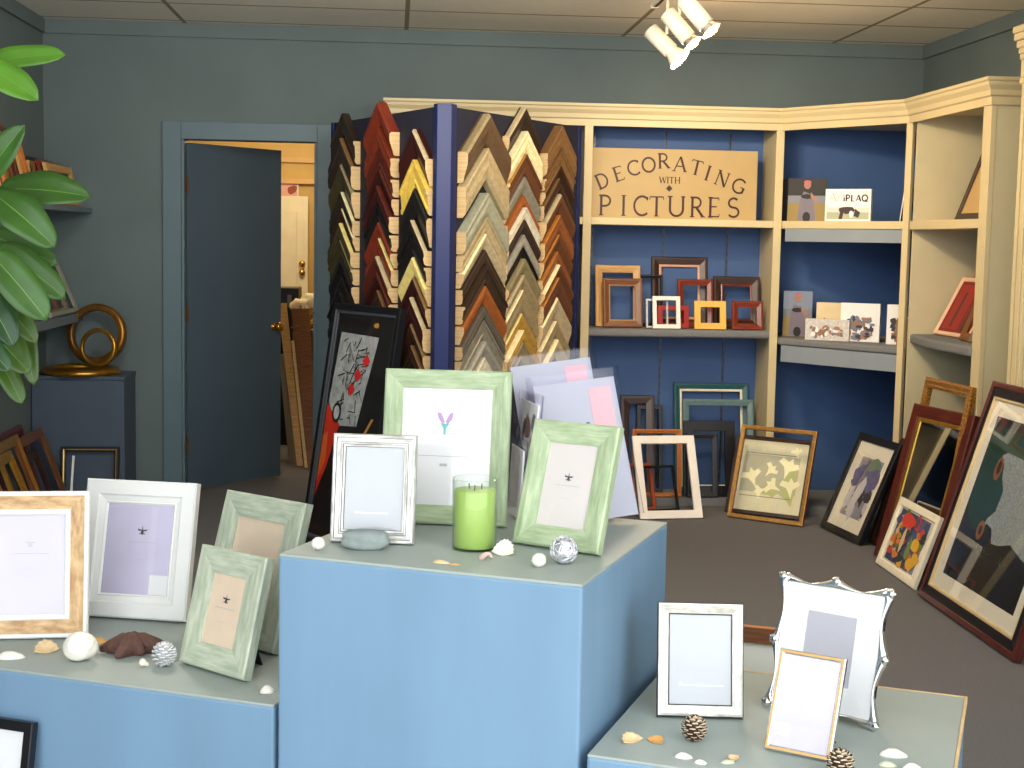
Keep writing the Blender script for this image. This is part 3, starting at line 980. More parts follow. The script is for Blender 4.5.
def snail(name, label, loc, r, mt, rz=0, turns=2.6, rx=70, flare=1.0, tall=1.0, group='shells'):
    mb = MB()
    n, sg_ = 56, 12
    vs, fs = [], []
    for i in range(n + 1):
        th = turns * 2 * PI * i / n
        gth = math.exp(.27 * (th - turns * 2 * PI))
        R_, rr = .55 * r * gth, .5 * r * gth * (1 + .25 * flare * max(0, i / n - .85) / .15)
        zz = tall * r * 1.1 * (1 - gth)
        c = Vector((R_ * math.cos(th), R_ * math.sin(th), zz))
        er = Vector((math.cos(th), math.sin(th), 0))
        for k in range(sg_):
            a = 2 * PI * k / sg_
            vs.append(c + er * math.cos(a) * rr + Vector((0, 0, 1)) * math.sin(a) * rr)
    for i in range(n):
        for k in range(sg_):
            k2 = (k + 1) % sg_
            fs.append((i * sg_ + k, i * sg_ + k2, (i + 1) * sg_ + k2, (i + 1) * sg_ + k))
    fs.append(list(range(sg_)))
    mb.add(vs, fs, 0, smooth=True)
    ob = mb.build(name, mt)
    Mx = Matrix.Rotation(math.radians(rz), 4, 'Z') @ Matrix.Rotation(math.radians(rx), 4, 'X')
    zmin = min((Mx @ v).z for v in [Vector(q) for q in vs])
    place(ob, (loc[0], loc[1], loc[2] - zmin), rz, rx)
    return tag(ob, label, 'shell', group)


def clam(name, label, loc, rx, ry, h, mt, rz=0, lobes=0, group='shells', cat='shell'):
    mb = MB()
    nr, na = 7, 36
    vs, fs = [(0, 0, h)], []
    for i in range(1, nr + 1):
        q = i / nr
        for k in range(na):
            a = 2 * PI * k / na
            e = 1 + .12 * math.cos(a) + (.1 * math.cos(lobes * a) * q if lobes else 0)
            zz = h * math.cos(q * PI / 2) ** .8 * (1 + .04 * math.sin(q * 30))
            vs.append((rx * q * math.cos(a) * e, ry * q * math.sin(a) * e, max(0, zz)))
    for k in range(na):
        fs.append((0, 1 + k, 1 + (k + 1) % na))
    for i in range(nr - 1):
        for k in range(na):
            k2 = (k + 1) % na
            fs.append((1 + i * na + k, 1 + (i + 1) * na + k, 1 + (i + 1) * na + k2, 1 + i * na + k2))
    fs.append([1 + (nr - 1) * na + k for k in range(na)])
    mb.add(vs, fs, 0, smooth=True)
    ob = mb.build(name, mt); place(ob, (loc[0], loc[1], loc[2]), rz)
    return tag(ob, label, cat, group)


def urchin(label, loc, r, mt):
    mb = MB()
    mb.blob((0, 0, r * .96), (r, r, r * .96), 30, 18, 0, lambda d: 1 + .045 * math.cos(10 * math.atan2(d.y, d.x)) * (1 - d.z * d.z) + .02 * math.sin(d.z * 30))
    ob = mb.build('round_shell', mt); place(ob, loc)
    return tag(ob, label, 'shell', 'shells')


def cone(label, loc, r, m1, m2, seed=1, name='pine_cone', rz=0):
    root = thing(name, label, 'pine cone', loc, rz, 0, 'pine cones')
    rr = random.Random(seed)
    core = MB(); core.blob((0, 0, r), (r * .62, r * .62, r * .95), 14, 10)
    core.build('core', m1, root)
    sc = MB()
    N = 64
    for i in range(N):
        q = (i + .5) / N
        el = math.acos(1 - 2 * q) - PI / 2
        az = i * 2.39996
        d = Vector((math.cos(el) * math.cos(az), math.cos(el) * math.sin(az), -math.sin(el)))
        t1 = d.cross(Vector((0, 0, 1)))
        if t1.length < .05: t1 = Vector((1, 0, 0))
        t1.normalize(); up = t1.cross(d)
        s = r * .30
        c0 = Vector((0, 0, r)) + Vector((d.x * r * .5, d.y * r * .5, d.z * r * .72))
        c1 = Vector((0, 0, r)) + Vector((d.x * r * .97, d.y * r * .97, d.z * r * .98)) + up * s * .35
        vs = [c0 - t1 * s * .4, c0 + t1 * s * .4, c1 + t1 * s * .75 - up * s * .1, c1 + d * s * .25, c1 - t1 * s * .75 - up * s * .1]
        vs2 = [v + up * s * .32 for v in vs]
        sc.add(vs + vs2, [(0, 1, 2, 3, 4), (9, 8, 7, 6, 5), (0, 5, 6, 1), (1, 6, 7, 2), (2, 7, 8, 3), (3, 8, 9, 4), (4, 9, 5, 0)], [1, 0, 0, 1, 1, 1, 0])
    sc.build('scales', [m1, m2], root)
    return root


urchin('small round white shell in front of the ridged silver frame, at the plinth corner', (-.142, 2.768, .9), .013, SHW)
urchin('small round white shell next to the silver wire ball', (.272, 2.622, .9), .0135, SHW)
st = MB()
st.blob((0, 0, .0185), (.046, .021, .0185), 30, 18, 0, lambda d: 1 / max(1e-6, (abs(d.x) ** 4.5 + abs(d.y) ** 4 + abs(d.z) ** 4.5)) ** (1 / 4.4) * (1 + .05 * math.sin(5 * d.x + 2) + .04 * math.sin(7 * d.z + 3 * d.x)))
o = st.build('flat_stone', paint('slate_stone', (140, 150, 146), .8, var=.12, scale=40, bump=.4))
place(o, (-.052, 2.778, .9), -10)
tag(o, 'flat grey stone lying before the ridged silver frame', 'stone')
clam('shell_fragment', 'thin tan shell sliver at the front edge of the tallest plinth', (.09, 2.655, .9), .018, .007, .006, SHB, -20)
clam('shell_fragment', 'tiny brown shell chip just right of the tan sliver, tallest plinth', (.116, 2.640, .9), .011, .004, .003, SHO, -12)
snail('conch_shell', 'small pink spiral shell at the foot of the candle', (.176, 2.69, .9), .013, SHP, 40, 2.6, 100, 1, 1.6)
scallop('scallop_shell', 'cream scallop shell leaning by the candle', (.209, 2.713, .9), .042, SHW, -20, 40, 9, .62)
wire = MB()
for k in range(26):
    ax = Vector((rnd.gauss(0, 1), rnd.gauss(0, 1), rnd.gauss(0, 1))).normalized()
    t1 = ax.orthogonal().normalized(); t2 = ax.cross(t1)
    off = rnd.uniform(-.35, .35)
    R0 = .0255
    cc = [Vector((0, 0, R0 + .001)) + ax * off * R0 + (t1 * math.cos(2 * PI * i / 22) + t2 * math.sin(2 * PI * i / 22)) * R0 * math.sqrt(1 - off * off) * (1 + .04 * rnd.uniform(-1, 1)) for i in range(22)]
    wire.tube(cc, .0016, 5, 0, closed=True)
wire.blob((0, 0, .0265), (.021, .021, .021), 16, 10, 0)
o = wire.build('wire_ball', paint('silver_wire', (226, 226, 230), .3, .7)); place(o, (.322, 2.652, .9))
tag(o, 'ball of tangled silver wire on the tallest plinth', 'ornament')

# ---------------------------------------------------------------- frames on the long low plinth
HERR = grain('blond_wood', (176, 132, 82), (226, 190, 138), .45, su=14, sv=40)
LAV = paint('lavender_print', (206, 200, 224), .6, var=.06, scale=10)
LAV2 = paint('pale_lavender_print', (208, 202, 222), .6, var=.03, scale=10)
wl = [(0, .02, 1), (0, .003, 1), (.003, 0, 1), (.010, .001, 0), (.040, .003, 1), (.043, 0, 1), (.049, 0, 1), (.053, .004, 1), (.053, .02, 1)]
frame('photo_frame', 'blond wood photo frame with white edges, cut off by the picture edge', -.802, 3.205, .6, 3.7, 9.4, .256, .326,
      wl, [HERR, WHITEF], art=dict(d=.009, mats=[LAV2, INK, FAINT], shapes=emblem(.0, .21, .018, 2, (.04, .022, 2))), glass=.0085, easel=.1)
frame('photo_frame', 'wide white photo frame with lavender print and blank white label', -.612, 3.365, .6, -14.2, 14.1, .276, .323,
      [(0, .026, 0), (0, .004, 0), (.004, 0, 0), (.034, .001, 0), (.038, .006, 0), (.05, .010, 0), (.052, .008, 0), (.056, .012, 0), (.056, .026, 0)], [WHITEF],
      art=dict(d=.014, mats=[LAV, INK, FAINT, PAPER], shapes=emblem(0.008, .205, .02, 1, (.035, .026, 2)) + [(rect(.036, .083, .057, .103), 3)]), glass=.0135, easel=.1)
BEI = paint('beige_print', (232, 210, 184), .65, var=.03, scale=30)
frame('photo_frame', 'taller pale green photo frame standing behind its smaller twin', -.349, 3.153, .6, -42.4, 17.0, .259, .330,
      slope(.054, .024, .004, .004), [GREENL], art=dict(d=.008, mats=[BEI, INK, FAINT], shapes=emblem(0.01, .172, .02, 1, (.03, .02, 2))), glass=.0075, easel=.1)
frame('photo_frame', 'smaller pale green photo frame leaning in front of its taller twin', -.373, 2.949, .6, -42.9, 14.9, .204, .250,
      slope(.052, .024, .004, .004), [GREENL], art=dict(d=.008, mats=[BEI, INK, FAINT], shapes=emblem(0, .148, .018, 1, (.03, .018, 2))), glass=.0075, easel=.09)

clam('clam_shell', 'flat white shell beneath the blond wood frame, half out of view', (-.81, 3.072, .6), .032, .018, .014, SHW, 5)
scallop('broken_shell', 'broken beige shell left of the big white spiral shell', (-.735, 3.10, .6), .036, SHB, 25, 35, 6, .9)
ms = MB()
ms.blob((0, 0, .031), (.036, .031, .031), 28, 18, 0, lambda d: 1 + .05 * math.sin(3 * math.atan2(d.z, d.x) + 9 * math.hypot(d.x, d.z)) * (1 if d.y < 0 else .3))
sp_ = [(.004 * 1.13 ** k * math.cos(k * .42) * .45 + .008, -.032 + .0009 * k, .040 + .004 * 1.13 ** k * math.sin(k * .42) * .45) for k in range(18)]
ms.tube(sp_, [.0025 + .0005 * k for k in range(18)], 8)
o = ms.build('spiral_shell', SHW); place(o, (-.655, 3.05, .5995), 12); tag(o, 'big round white spiral shell before the blond wood frame', 'shell', 'shells')
clam('limpet_shell', 'small ochre shell behind the big white spiral shell', (-.643, 3.185, .6), .017, .011, .012, SHO, 10)
snail('tiny_snail_shell', 'tiny cream snail shell between the starfish and the silver cone', (-.513, 3.0, .6), .0135, SHW, 120, 2.2, 60, .6, .6)
clam('seashell', 'lone white shell at the end of the long plinth, next to tallest plinth', (-.245, 2.825, .6), .0165, .013, .014, SHW, 15)
cone('silver-white frosted cone beside the starfish', (-.474, 3.008, .6), .0255, paint('frosted_grey', (196, 196, 196), .5, .1), paint('frosted_silver', (240, 240, 240), .45, .1), 3)
sf = MB()
arms = [(183, .062), (250, .050), (322, .036), (14, .075), (88, .046)]
ctr = 0
vs, fs = [], []
for k, (an, L) in enumerate(arms):
    a = math.radians(an)
    d = Vector((math.cos(a), math.sin(a), 0)); s = Vector((-d.y, d.x, 0))
    sf.tube([d * -.012 + Vector((0, 0, .012)), d * L * .3 + Vector((0, 0, .014)), d * L * .65 + Vector((0, 0, .010)), d * L + Vector((0, 0, .006))], [.018, .0165, .011, .004], 12, 0)
sf.blob((0, 0, .011), (.024, .024, .013), 16, 10)
o = sf.build('starfish', paint('starfish_brown', (96, 68, 58), .85, var=.2, scale=120, bump=.7, bscale=220)); place(o, (-.556, 3.10, .6), -6); o.scale = (1.12, 1.12, 1.5)
tag(o, 'knobbly dark brown starfish on the long low plinth', 'starfish')

# black frame at the lower left, standing on the floor before the long plinth
def lowfeet(root):
    pass


frame('poster_frame', 'black frame with blank white sheet before the long plinth', -.872, 2.896, 0, -23.6, 10, .24, .508,
      [(0, .02, 0), (0, .002, 0), (.002, 0, 0), (.019, .001, 0), (.021, .003, 0), (.021, .02, 0)], [BLACKF], art=dict(d=.008, mats=[PAPER]), glass=.007)

# ---------------------------------------------------------------- frames on the small low plinth
BRUSH = grain('brushed_silver', (176, 174, 164), (236, 232, 220), .33, .35, su=14, sv=50)
frame('photo_frame', 'brushed silver photo frame with dark inner line, by the first pine cone', .589, 2.638, .6, -6.3, 14.4, .165, .216,
      [(0, .018, 1), (0, .003, 1), (.002, .001, 0), (.006, 0, 0), (.018, .004, 0), (.021, .005, 1), (.0235, .006, 1), (.0235, .018, 1)], [BRUSH, paint('dark_line', (62, 60, 60), .4)],
      art=dict(d=.0085, mats=[GREYPRINT, PAPER], shapes=[(rect(-.04, .045, .058, .060), 1), (ell(-.036, .062, .003, .004, 8), 1)]), glass=.008, easel=.08)  # white streak across the print paints in a reflection of the glazing


def ornate():
    w, h, yaw, lean = .220, .253, -41.6, 13.1
    ln = math.radians(lean)
    r = thing('ornate_photo_frame', 'polished silver photo frame with wavy scrolled outline', 'picture frame', (.817, 2.637, .6 + .014 * math.sin(ln) + .005), yaw, -lean)
    n = 24
    outer, inner = [], []
    cs = [(-w / 2, 0), (w / 2, 0), (w / 2, h), (-w / 2, h)]
    for i in range(4):
        a, b = Vector(cs[i]), Vector(cs[(i + 1) % 4])
        L = (b - a).length
        t = (b - a).normalized(); nn = Vector((t.y, -t.x))
        ins = .012
        ia, ib = a + t * ins - nn * ins, b - t * ins - nn * ins
        for k in range(n):
            q = k / n
            wv = .006 * math.cos(2 * PI * q * 2) - .001 + (.006 * math.exp(-((q - .5) / .05) ** 2)) + .004 * (math.exp(-(q / .05) ** 2) + math.exp(-((1 - q) / .05) ** 2))
            cd_ = .0
            outer.append(a + t * L * q + nn * (wv - cd_))
            inner.append(ia + (ib - ia) * q)
    N = len(outer)
    vs, fs = [], []
    rings = [(0, .014, 'o'), (0, .004, 'o'), (.35, 0, 'm'), (.7, .002, 'm'), (1, .006, 'i'), (1, .014, 'i')]
    for (q, d, _) in rings:
        for p_, s_ in zip(outer, inner):
            c = p_ + (s_ - p_) * q
            vs.append((c.x, d, c.y))
    for j in range(len(rings)):
        j2 = (j + 1) % len(rings)
        for k in range(N):
            k2 = (k + 1) % N
            fs.append((j * N + k, j * N + k2, j2 * N + k2, j2 * N + k))
    mb = MB(); mb.add(vs, fs, 0, smooth=True)
    mb.build('moulding', CHROME, r)
    for (cx, cz) in ((0, h + .004), (-w / 2 - .002, h - .002), (w / 2 + .002, h - .002), (w / 2 + .002, .002), (-w / 2 - .002, .002), (w / 2 + .004, h * .5), (-w / 2 - .004, h * .5), (0, -.002)):
        sc_ = MB(); sc_.blob((cx, .003, cz), (.010, .006, .009), 14, 10, 0, lambda d: 1 + .12 * math.cos(5 * math.atan2(d.z, d.x)))
        sc_.build('scroll_ornament', CHROME, r)
    p = MB(); p.box(-w / 2 + .008, w / 2 - .008, .0065, .008, .008, h - .008, 0)
    p.build('print', [paint('lilac_grey_print', (186, 184, 192), .6, var=.03, scale=200)], r)
    sweep_rect(MB(), w - .018, h - .018, [(0, .0064), (0, .005), (.050, .005), (.0505, .0064)], 0, .009).build('mat_board', PAPER, r)
    g = MB(); g.box(-w / 2 + .009, w / 2 - .009, .0035, .0045, .009, h - .009); g.build('glass', glass_mat('picture_glass'), r)
    b = MB(); b.box(-w / 2 + .006, w / 2 - .006, .014, .016, .006, h - .006); b.build('backing_board', paint('velvet_black', (24, 24, 30), .9), r)
    e = MB(); g_ = .1
    y1, z1 = .014 + g_ * math.cos(ln), g_ * math.sin(ln)
    vs = [(-.018, .016, h * .6), (.018, .016, h * .6), (.035, y1, z1), (-.035, y1, z1)]
    vs += [(q[0], q[1] + .003, q[2]) for q in vs]
    e.add(vs, [(0, 1, 2, 3), (7, 6, 5, 4), (0, 4, 5, 1), (1, 5, 6, 2), (2, 6, 7, 3), (3, 7, 4, 0)])
    e.build('easel_leg', paint('velvet_black', (24, 24, 30), .9), r)


ornate()
LILP = paint('speckled_lilac_print', (194, 188, 198), .6, var=.06, scale=260)
frame('photo_frame', 'slim gold-and-silver photo frame leaning before the wavy silver one', .718, 2.433, .6, -35.9, 21.7, .123, .181,
      [(0, .012, 1), (0, .002, 1), (.002, 0, 0), (.006, 0, 1), (.0085, .003, 1), (.0085, .012, 1)], [paint('thin_gold', (176, 134, 80), .22, .8), CHROME],
      art=dict(d=.0045, mats=[LILP, PAPER, FAINT], shapes=[(rect(-.05, -.022, .028, .05), 1), (rect(-.05, .05, .05, .062), 2)]), glass=.004, easel=.1)
PCB, PCT = paint('cone_brown', (74, 52, 38), .7, var=.2), paint('cone_tips', (206, 186, 156), .7, var=.2)
cone('brown pine cone before the brushed silver frame', (.553, 2.524, .6), .0235, PCB, PCT, 1)
cone('brown pine cone cut by the bottom edge, beside the slim gold frame', (.769, 2.344, .6), .0235, PCB, PCT, 5, rz=40)
scallop('broken_shell', 'broken cream shell on the small plinth, beside the orange-tinted one', (.444, 2.512, .6), .03, SHB, 30, 55, 6, .9)
scallop('seashell', 'orange-tinted shell touching the broken cream shell', (.474, 2.512, .6), .024, SHO, -50, 60, 7, .9)
clam('cockle_shell', 'oval white shell in front of the first pine cone', (.515, 2.441, .6), .0165, .0115, .008, SHW, -15)
clam('cockle_shell', 'smaller white shell touching the plinth front, past the oval one', (.540, 2.411, .6), .0115, .008, .006, SHW, -20)
clam('shell_fragment', 'greenish shell chip beside a peach shell chip on the small plinth', (.588, 2.411, .6), .014, .008, .005, SHG, 10)
scallop('shell_fragment', 'peach ribbed shell chip beside a greenish chip on the small plinth', (.612, 2.422, .6), .02, SHB, 60, 70, 6, .9)
clam('clam_shell', 'long white clam shell near the outer edge of the small plinth', (.893, 2.437, .6), .026, .014, .013, SHW, -12)
clam('clam_shell', 'pale greenish clam below the long white clam', (.866, 2.388, .6), .017, .009, .008, SHG, -8)
clam('ruffled_shell', 'spiky white ruffled shell at the bottom of the small plinth', (.903, 2.367, .6), .018, .013, .012, SHW, 10, 9)

# wooden frame leaning at the back of the small plinth
frame('wooden_frame', 'wooden frame standing on the floor behind the brushed silver frame', .88, 3.03, 0, -24.4, 3, .34, .652,
      [(0, .025, 1), (0, .0, 0), (.035, 0, 0), (.035, .025, 0)], [BROWN, ORANGEW], art=dict(d=.014, mats=[CREAMMAT]))

# ---------------------------------------------------------------- frames on the middle shelf under the sign
SHZ = 1.0205
GS = 'small frames on the shelf under the sign'
frame('small_frame', 'tall tan frame, hindmost at the stile end of the shelf below the sign', 1.288, 8.25, SHZ, 2, 10, .264, .358, slope(.042, .016), [OAK], group=GS)
frame('small_frame', 'tall brown frame with pale lip, before the tall tan frame', 1.309, 8.205, SHZ, 3, 10, .232, .283, slope(.036, .016), [BROWN], group=GS, lip=(.008, .008, paint('lip_tan', (170, 128, 88), .4)))
frame('small_frame', 'largest dark maroon frame with pink inner lip, centre of the sign shelf', 1.664, 8.33, SHZ, 1, 9, .333, .411, slope(.045, .018), [DKWOOD], group=GS, lip=(.014, .008, paint('lip_pink', (212, 160, 134), .45)))
frame('small_frame', 'half-hidden black frame between the brown and the largest maroon frames', 1.482, 8.30, SHZ, 0, 10, .15, .305, slope(.022, .014), [BLACKF], group=GS)
frame('small_frame', 'red-brown frame leaning on the largest maroon frame', 1.740, 8.245, SHZ, 2, 10, .21, .283, slope(.034, .016), [REDWOOD], group=GS)
frame('small_frame', 'small white frame in front of the red frame', 1.551, 8.14, SHZ, 3, 11, .162, .187, flat(.024, .012), [WHITEF], group=GS)
frame('small_frame', 'slim silver frame peeping out behind the small white frame', 1.503, 8.18, SHZ, 3, 10, .131, .169, flat(.012, .012), [SILVER], group=GS)
REDF = paint('lacquer_red', (150, 28, 24), .35)
frame('small_frame', 'low bright red frame behind the small white frame', 1.598, 8.19, SHZ, 1, 10, .183, .132, flat(.03, .014), [REDF], group=GS)
frame('small_frame', 'small yellow frame on the shelf under the sign', 1.801, 8.13, SHZ, 0, 10, .184, .163, flat(.036, .014), [paint('lacquer_yellow', (232, 184, 88), .4)], group=GS)
frame('small_frame', 'large dark brown frame at the cream panel end of the sign shelf', 1.985, 8.25, SHZ, 0, 10, .275, .303, slope(.045, .018), [DKWOOD], group=GS, lip=(.012, .008, REDWOOD))
frame('small_frame', 'small reddish wood frame beside the cream panel, in front of dark brown one', 2.017, 8.125, SHZ, 0, 10, .182, .166, slope(.036, .014), [REDWOOD], group=GS)

# ---------------------------------------------------------------- frames standing under the sign shelf
GF = 'frames leaning under the sign shelf'
TEALF = paint('teal_frame', (34, 84, 92), .4, var=.15, scale=30)
GREENF = paint('grey_green_frame', (96, 124, 128), .45, var=.12, scale=30)
BZ = .051
frame('large_frame', 'tall dark brown frame half behind the wrapped prints, on bookcase base', 1.427, 8.22, BZ, 0, 12, .20, .575, slope(.05, .02), [DKWOOD], group=GF)
frame('large_frame', 'thin black frame just beyond the tall dark brown frame', 1.502, 8.26, BZ, 0, 10, .154, .512, flat(.025, .018), [BLACKF], group=GF)
frame('large_frame', 'large teal frame with pale inner line against the blue cabinet back', 1.870, 8.24, BZ, 0, 12, .447, .65, slope(.036, .02), [TEALF], group=GF, lip=(.014, .008, paint('lip_cream', (226, 222, 196), .4)))
frame('large_frame', 'grey-green frame leaning on the large teal frame', 1.898, 8.18, BZ, 0, 12, .42, .56, slope(.036, .02), [GREENF], group=GF)
frame('large_frame', 'wide black frame with thick top rail below the grey-green one', 1.832, 8.14, BZ, 0, 12, .306, .438, flat(.06, .02), [BLACKF], group=GF)
frame('large_frame', 'narrow black frame in front of the thick black one', 1.783, 8.105, BZ, 0, 10, .182, .37, slope(.032, .02), [paint('soft_black', (34, 36, 42), .4)], group=GF)
frame('large_frame', 'orange wood frame behind the white floor frame', 1.518, 8.112, BZ, 0, 10, .285, .39, slope(.024, .02), [ORANGEW], group=GF)
GFL = 'frames on the floor'
frame('large_frame', 'empty white frame standing on the floor beside the middle plinth', 1.528, 7.708, 0, 7.3, 24.7, .360, .475, flat(.046, .016), [paint('cream_white', (246, 240, 232), .4)], group=GFL)
frame('large_frame', 'thin red-orange frame seen through the white floor frame', 1.345, 7.93, 0, 11.3, 22, .292, .275, flat(.02, .016), [paint('red_orange', (150, 62, 30), .4)], group=GFL)
frame('large_frame', 'thin black frame seen through the white floor frame', 1.50, 7.92, 0, 14, 22, .249, .265, flat(.014, .016), [BLACKF], group=GFL)

fl = []
cL, cG, cO = 1, 2, 3
def lily(cx, cz, s, rot, m):
    ca, sa = math.cos(rot), math.sin(rot)
    base = [(0, -.5), (.12, -.1), (.5, .1), (.42, .3), (.2, .25), (.1, .5), (-.05, .3), (-.35, .42), (-.5, .2), (-.2, .05), (-.1, -.15)]
    return ([(cx + s * (x * ca - z * sa), cz + s * (x * sa + z * ca)) for x, z in base], m)


fl += [(rect(-.165, .165, .13, .345), 2)]
fl += [(ell(.12, .2, .045, .12, 12, rough=.6, seed=3), 3), (ell(.02, .16, .05, .05, 10, rough=.7, seed=8), 3),
       lily(-.1, .21, .12, .5, 1), lily(.0, .26, .09, -.6, 1), lily(.1, .28, .13, -.2, 1), lily(.03, .17, .1, 1.2, 1), lily(.13, .17, .12, .2, 1), lily(-.04, .14, .08, 2, 1), lily(.14, .37, .07, .4, 1)]
fl += [(rect(-.16, .14, .352, .355), 4), (rect(-.16, .14, .105, .108), 4)]
frame('framed_print', 'dark framed pale lily print standing behind the empty gold frame', 2.055, 7.80, 0, -36, 20, .455, .45,
      [(0, .02, 0), (0, .002, 0), (.002, 0, 0), (.02, .0, 0), (.022, .004, 0), (.022, .02, 0)], [DKWOOD], cat='framed print', group=GFL,
      art=dict(d=.009, mats=[paint('pale_green_mat', (226, 222, 190), .7), paint('lily_white', (250, 246, 206), .6), paint('print_grey_green', (188, 188, 162), .7), paint('leaf_pale', (190, 196, 130), .7), INK], shapes=fl), glass=.008)
frame('large_frame', 'empty gold frame with red inside edge, leaning on the lily print', 2.021, 7.64, 0, -39.7, 17.2, .450, .524,
      [(0, .02, 1), (0, .002, 0), (.004, 0, 0), (.02, .002, 0), (.024, .006, 1), (.024, .02, 1)], [DULLGOLD, REDWOOD], group=GFL)

fg = []
pw = [paint('fig_violet', (104, 100, 140), .6, var=.2, scale=20), paint('fig_pale', (206, 202, 206), .6), paint('fig_dark', (64, 58, 62), .6, var=.2), paint('fig_green', (120, 140, 120), .6), paint('fig_grey', (150, 148, 158), .6)]
fg.append((rect(-.11, .14, .11, .435), 5))
for k in range(44):
    cx, cz = rnd.uniform(-.1, .13), rnd.uniform(.13, .41)
    c = 1 if cz > .28 else (3 if cx > 0.03 else 2)
    fg.append((ell(cx, cz, rnd.uniform(.012, .04), rnd.uniform(.015, .05), 9, rough=.7, seed=k), rnd.choice([c, c, c, 4 if cz > .35 else 2, 5])))
fg += [(ell(.06, .39, .06, .05, 12, rough=.3, seed=5), 4), (ell(.08, .33, .07, .07, 12, rough=.5, seed=6), 1), ([(-.04, .14), (.0, .14), (.05, .3), (.02, .34), (-.03, .28)], 2)]
frame('framed_print', 'black framed print of a violet and grey figure with white mat', 2.319, 7.26, 0, -83, 22.4, .478, .553,
      flat(.04, .022), [BLACKF], cat='framed print', group=GFL, art=dict(d=.012, mats=[CREAMMAT] + pw, shapes=fg), mat=(.065, .011, CREAMMAT), glass=.009)
frame('large_frame', 'plain brown frame edge stacked behind the violet figure print', 2.44, 6.96, 0, -84, 16, .28, .56, flat(.035, .02), [DKWOOD], group=GFL)
frame('large_frame', 'second brown frame edge stacked just before the maroon mirror', 2.50, 6.97, 0, -84, 13, .28, .62, flat(.035, .02), [MAROON], group=GFL)
MIRR = paint('mirror_glass', (210, 212, 214), .02, 1.0, var=0)
frame('carved_picture_frame', 'tall carved gold frame rising behind the maroon framed mirror', 2.475, 6.62, 0, -87, 9.2, .52, .885,
      [(0, .03, 0), (0, .006, 0), (.012, .0, 0), (.03, .004, 0), (.036, .0, 0), (.05, .006, 0), (.05, .03, 0)], [grain('carved_gold', (110, 70, 30), (206, 150, 74), .4, .5, su=60, sv=60)], cat='picture frame', group=GFL)
frame('wall_mirror', 'maroon wood framed mirror with a gold inner lip', 2.396, 6.536, 0, -78.6, 14.1, .513, .770,
      [(0, .03, 0), (0, .004, 0), (.006, 0, 0), (.055, .002, 0), (.06, .006, 0), (.06, .03, 0)], [MAROON], cat='mirror', group=GFL, lip=(.022, .009, GOLD), art=dict(d=.014, mats=[MIRR], name='mirror_glass', inset=.06))
cp = []
pc = [paint('art_red', (206, 66, 48), .6), paint('art_yellow', (226, 176, 60), .6), paint('art_blue', (62, 88, 130), .6), paint('art_green', (120, 140, 76), .6), paint('art_orange', (204, 120, 60), .6), paint('art_dark', (56, 58, 64), .6), paint('art_tan', (214, 186, 140), .6)]
cp.append((rect(-.20, .18, .045, .295), 3))
for k in range(60):
    cx, cz = rnd.uniform(-.185, .165), rnd.uniform(.06, .28)
    cp.append((ell(cx, cz, rnd.uniform(.012, .045), rnd.uniform(.012, .035), rnd.choice([4, 5, 7, 9]), rough=.6, seed=k * 3), rnd.choice([1, 2, 3, 4, 5, 6, 7, 5, 2])))
cp += [(ell(-.07, .255, .085, .035, 14, rough=.2, seed=2), 1), (ell(.1, .17, .05, .03, 12, rough=.2, seed=3), 2), (ell(.12, .085, .05, .03, 12, rough=.3, seed=4), 2), (ell(.04, .14, .025, .06, 10, rough=.4, seed=9), 4), (ell(-.06, .16, .02, .06, 10, rough=.4, seed=11), 7)]
frame('framed_print', 'small cream framed colourful abstract leaning on the maroon mirror', 2.300, 6.367, 0, -90.9, 18.9, .531, .340,
      [(0, .018, 0), (0, .002, 0), (.003, 0, 0), (.032, .0, 0), (.036, .004, 0), (.036, .018, 0)], [paint('cream_lacquer', (244, 236, 212), .4)], cat='framed print', group=GFL, art=dict(d=.009, mats=[CREAMMAT] + pc, shapes=cp), glass=.008)

# huge framed picture at the right
ox = .50


def hs(pts):
    return [(x, z) for x, z in pts]


hg = [paint('art_deep_green', (34, 66, 52), .5, var=.15), paint('art_cloth_grey', (150, 158, 160), .6, var=.3, scale=110), paint('art_brown', (140, 94, 52), .6, var=.2, scale=60), paint('art_brown_dark', (60, 36, 24), .6), paint('art_black_green', (34, 34, 32), .5, var=.12), paint('art_speckle', (140, 140, 136), .6)]
sh = [(rect(-.36, .42, .12, .88), 5), ([(-.36, .80), (.3, .80), (.3, .7), (-.05, .66), (-.05, .5), (-.1, .38), (-.24, .36), (-.34, .43)], 1),
      ([(-.19, .69), (-.15, .71), (.05, .70), (.2, .66), (.36, .52), (.36, .33), (.26, .345), (.14, .375), (.05, .35), (-.02, .345), (-.06, .40), (-.12, .41), (-.15, .38), (-.13, .43), (-.08, .47), (-.075, .56), (-.12, .60), (-.15, .66)], 2),
      (ell(-.185, .635, .034, .05, 16), 3), (ell(-.183, .64, .018, .03, 14), 4), (ell(-.155, .375, .034, .042, 16), 3), (ell(-.155, .375, .014, .02, 14), 4)]
for k in range(36):
    sh.append((ell(-.22 + .4 * rnd.random(), .27 + .05 * rnd.random(), .0035, .0035, 6), 6))
frame('framed_picture', 'huge black and wood framed picture with a grey draped shape on green', 2.267, 5.484, 0, -90.66, 17, 1.0, .98,
      [(0, .035, 1), (0, .004, 1), (.006, 0, 1), (.022, .0, 1), (.026, .005, 0), (.06, .008, 0), (.064, .003, 2), (.072, .003, 2), (.076, .008, 2), (.076, .035, 0)], [BLACKF, MAROON, paint('pale_gold_fillet', (224, 200, 150), .35, .3)],
      cat='framed picture', art=dict(d=.016, mats=[CREAMMAT] + hg, shapes=sh), mat=(.065, .014, CREAMMAT), glass=.0115)

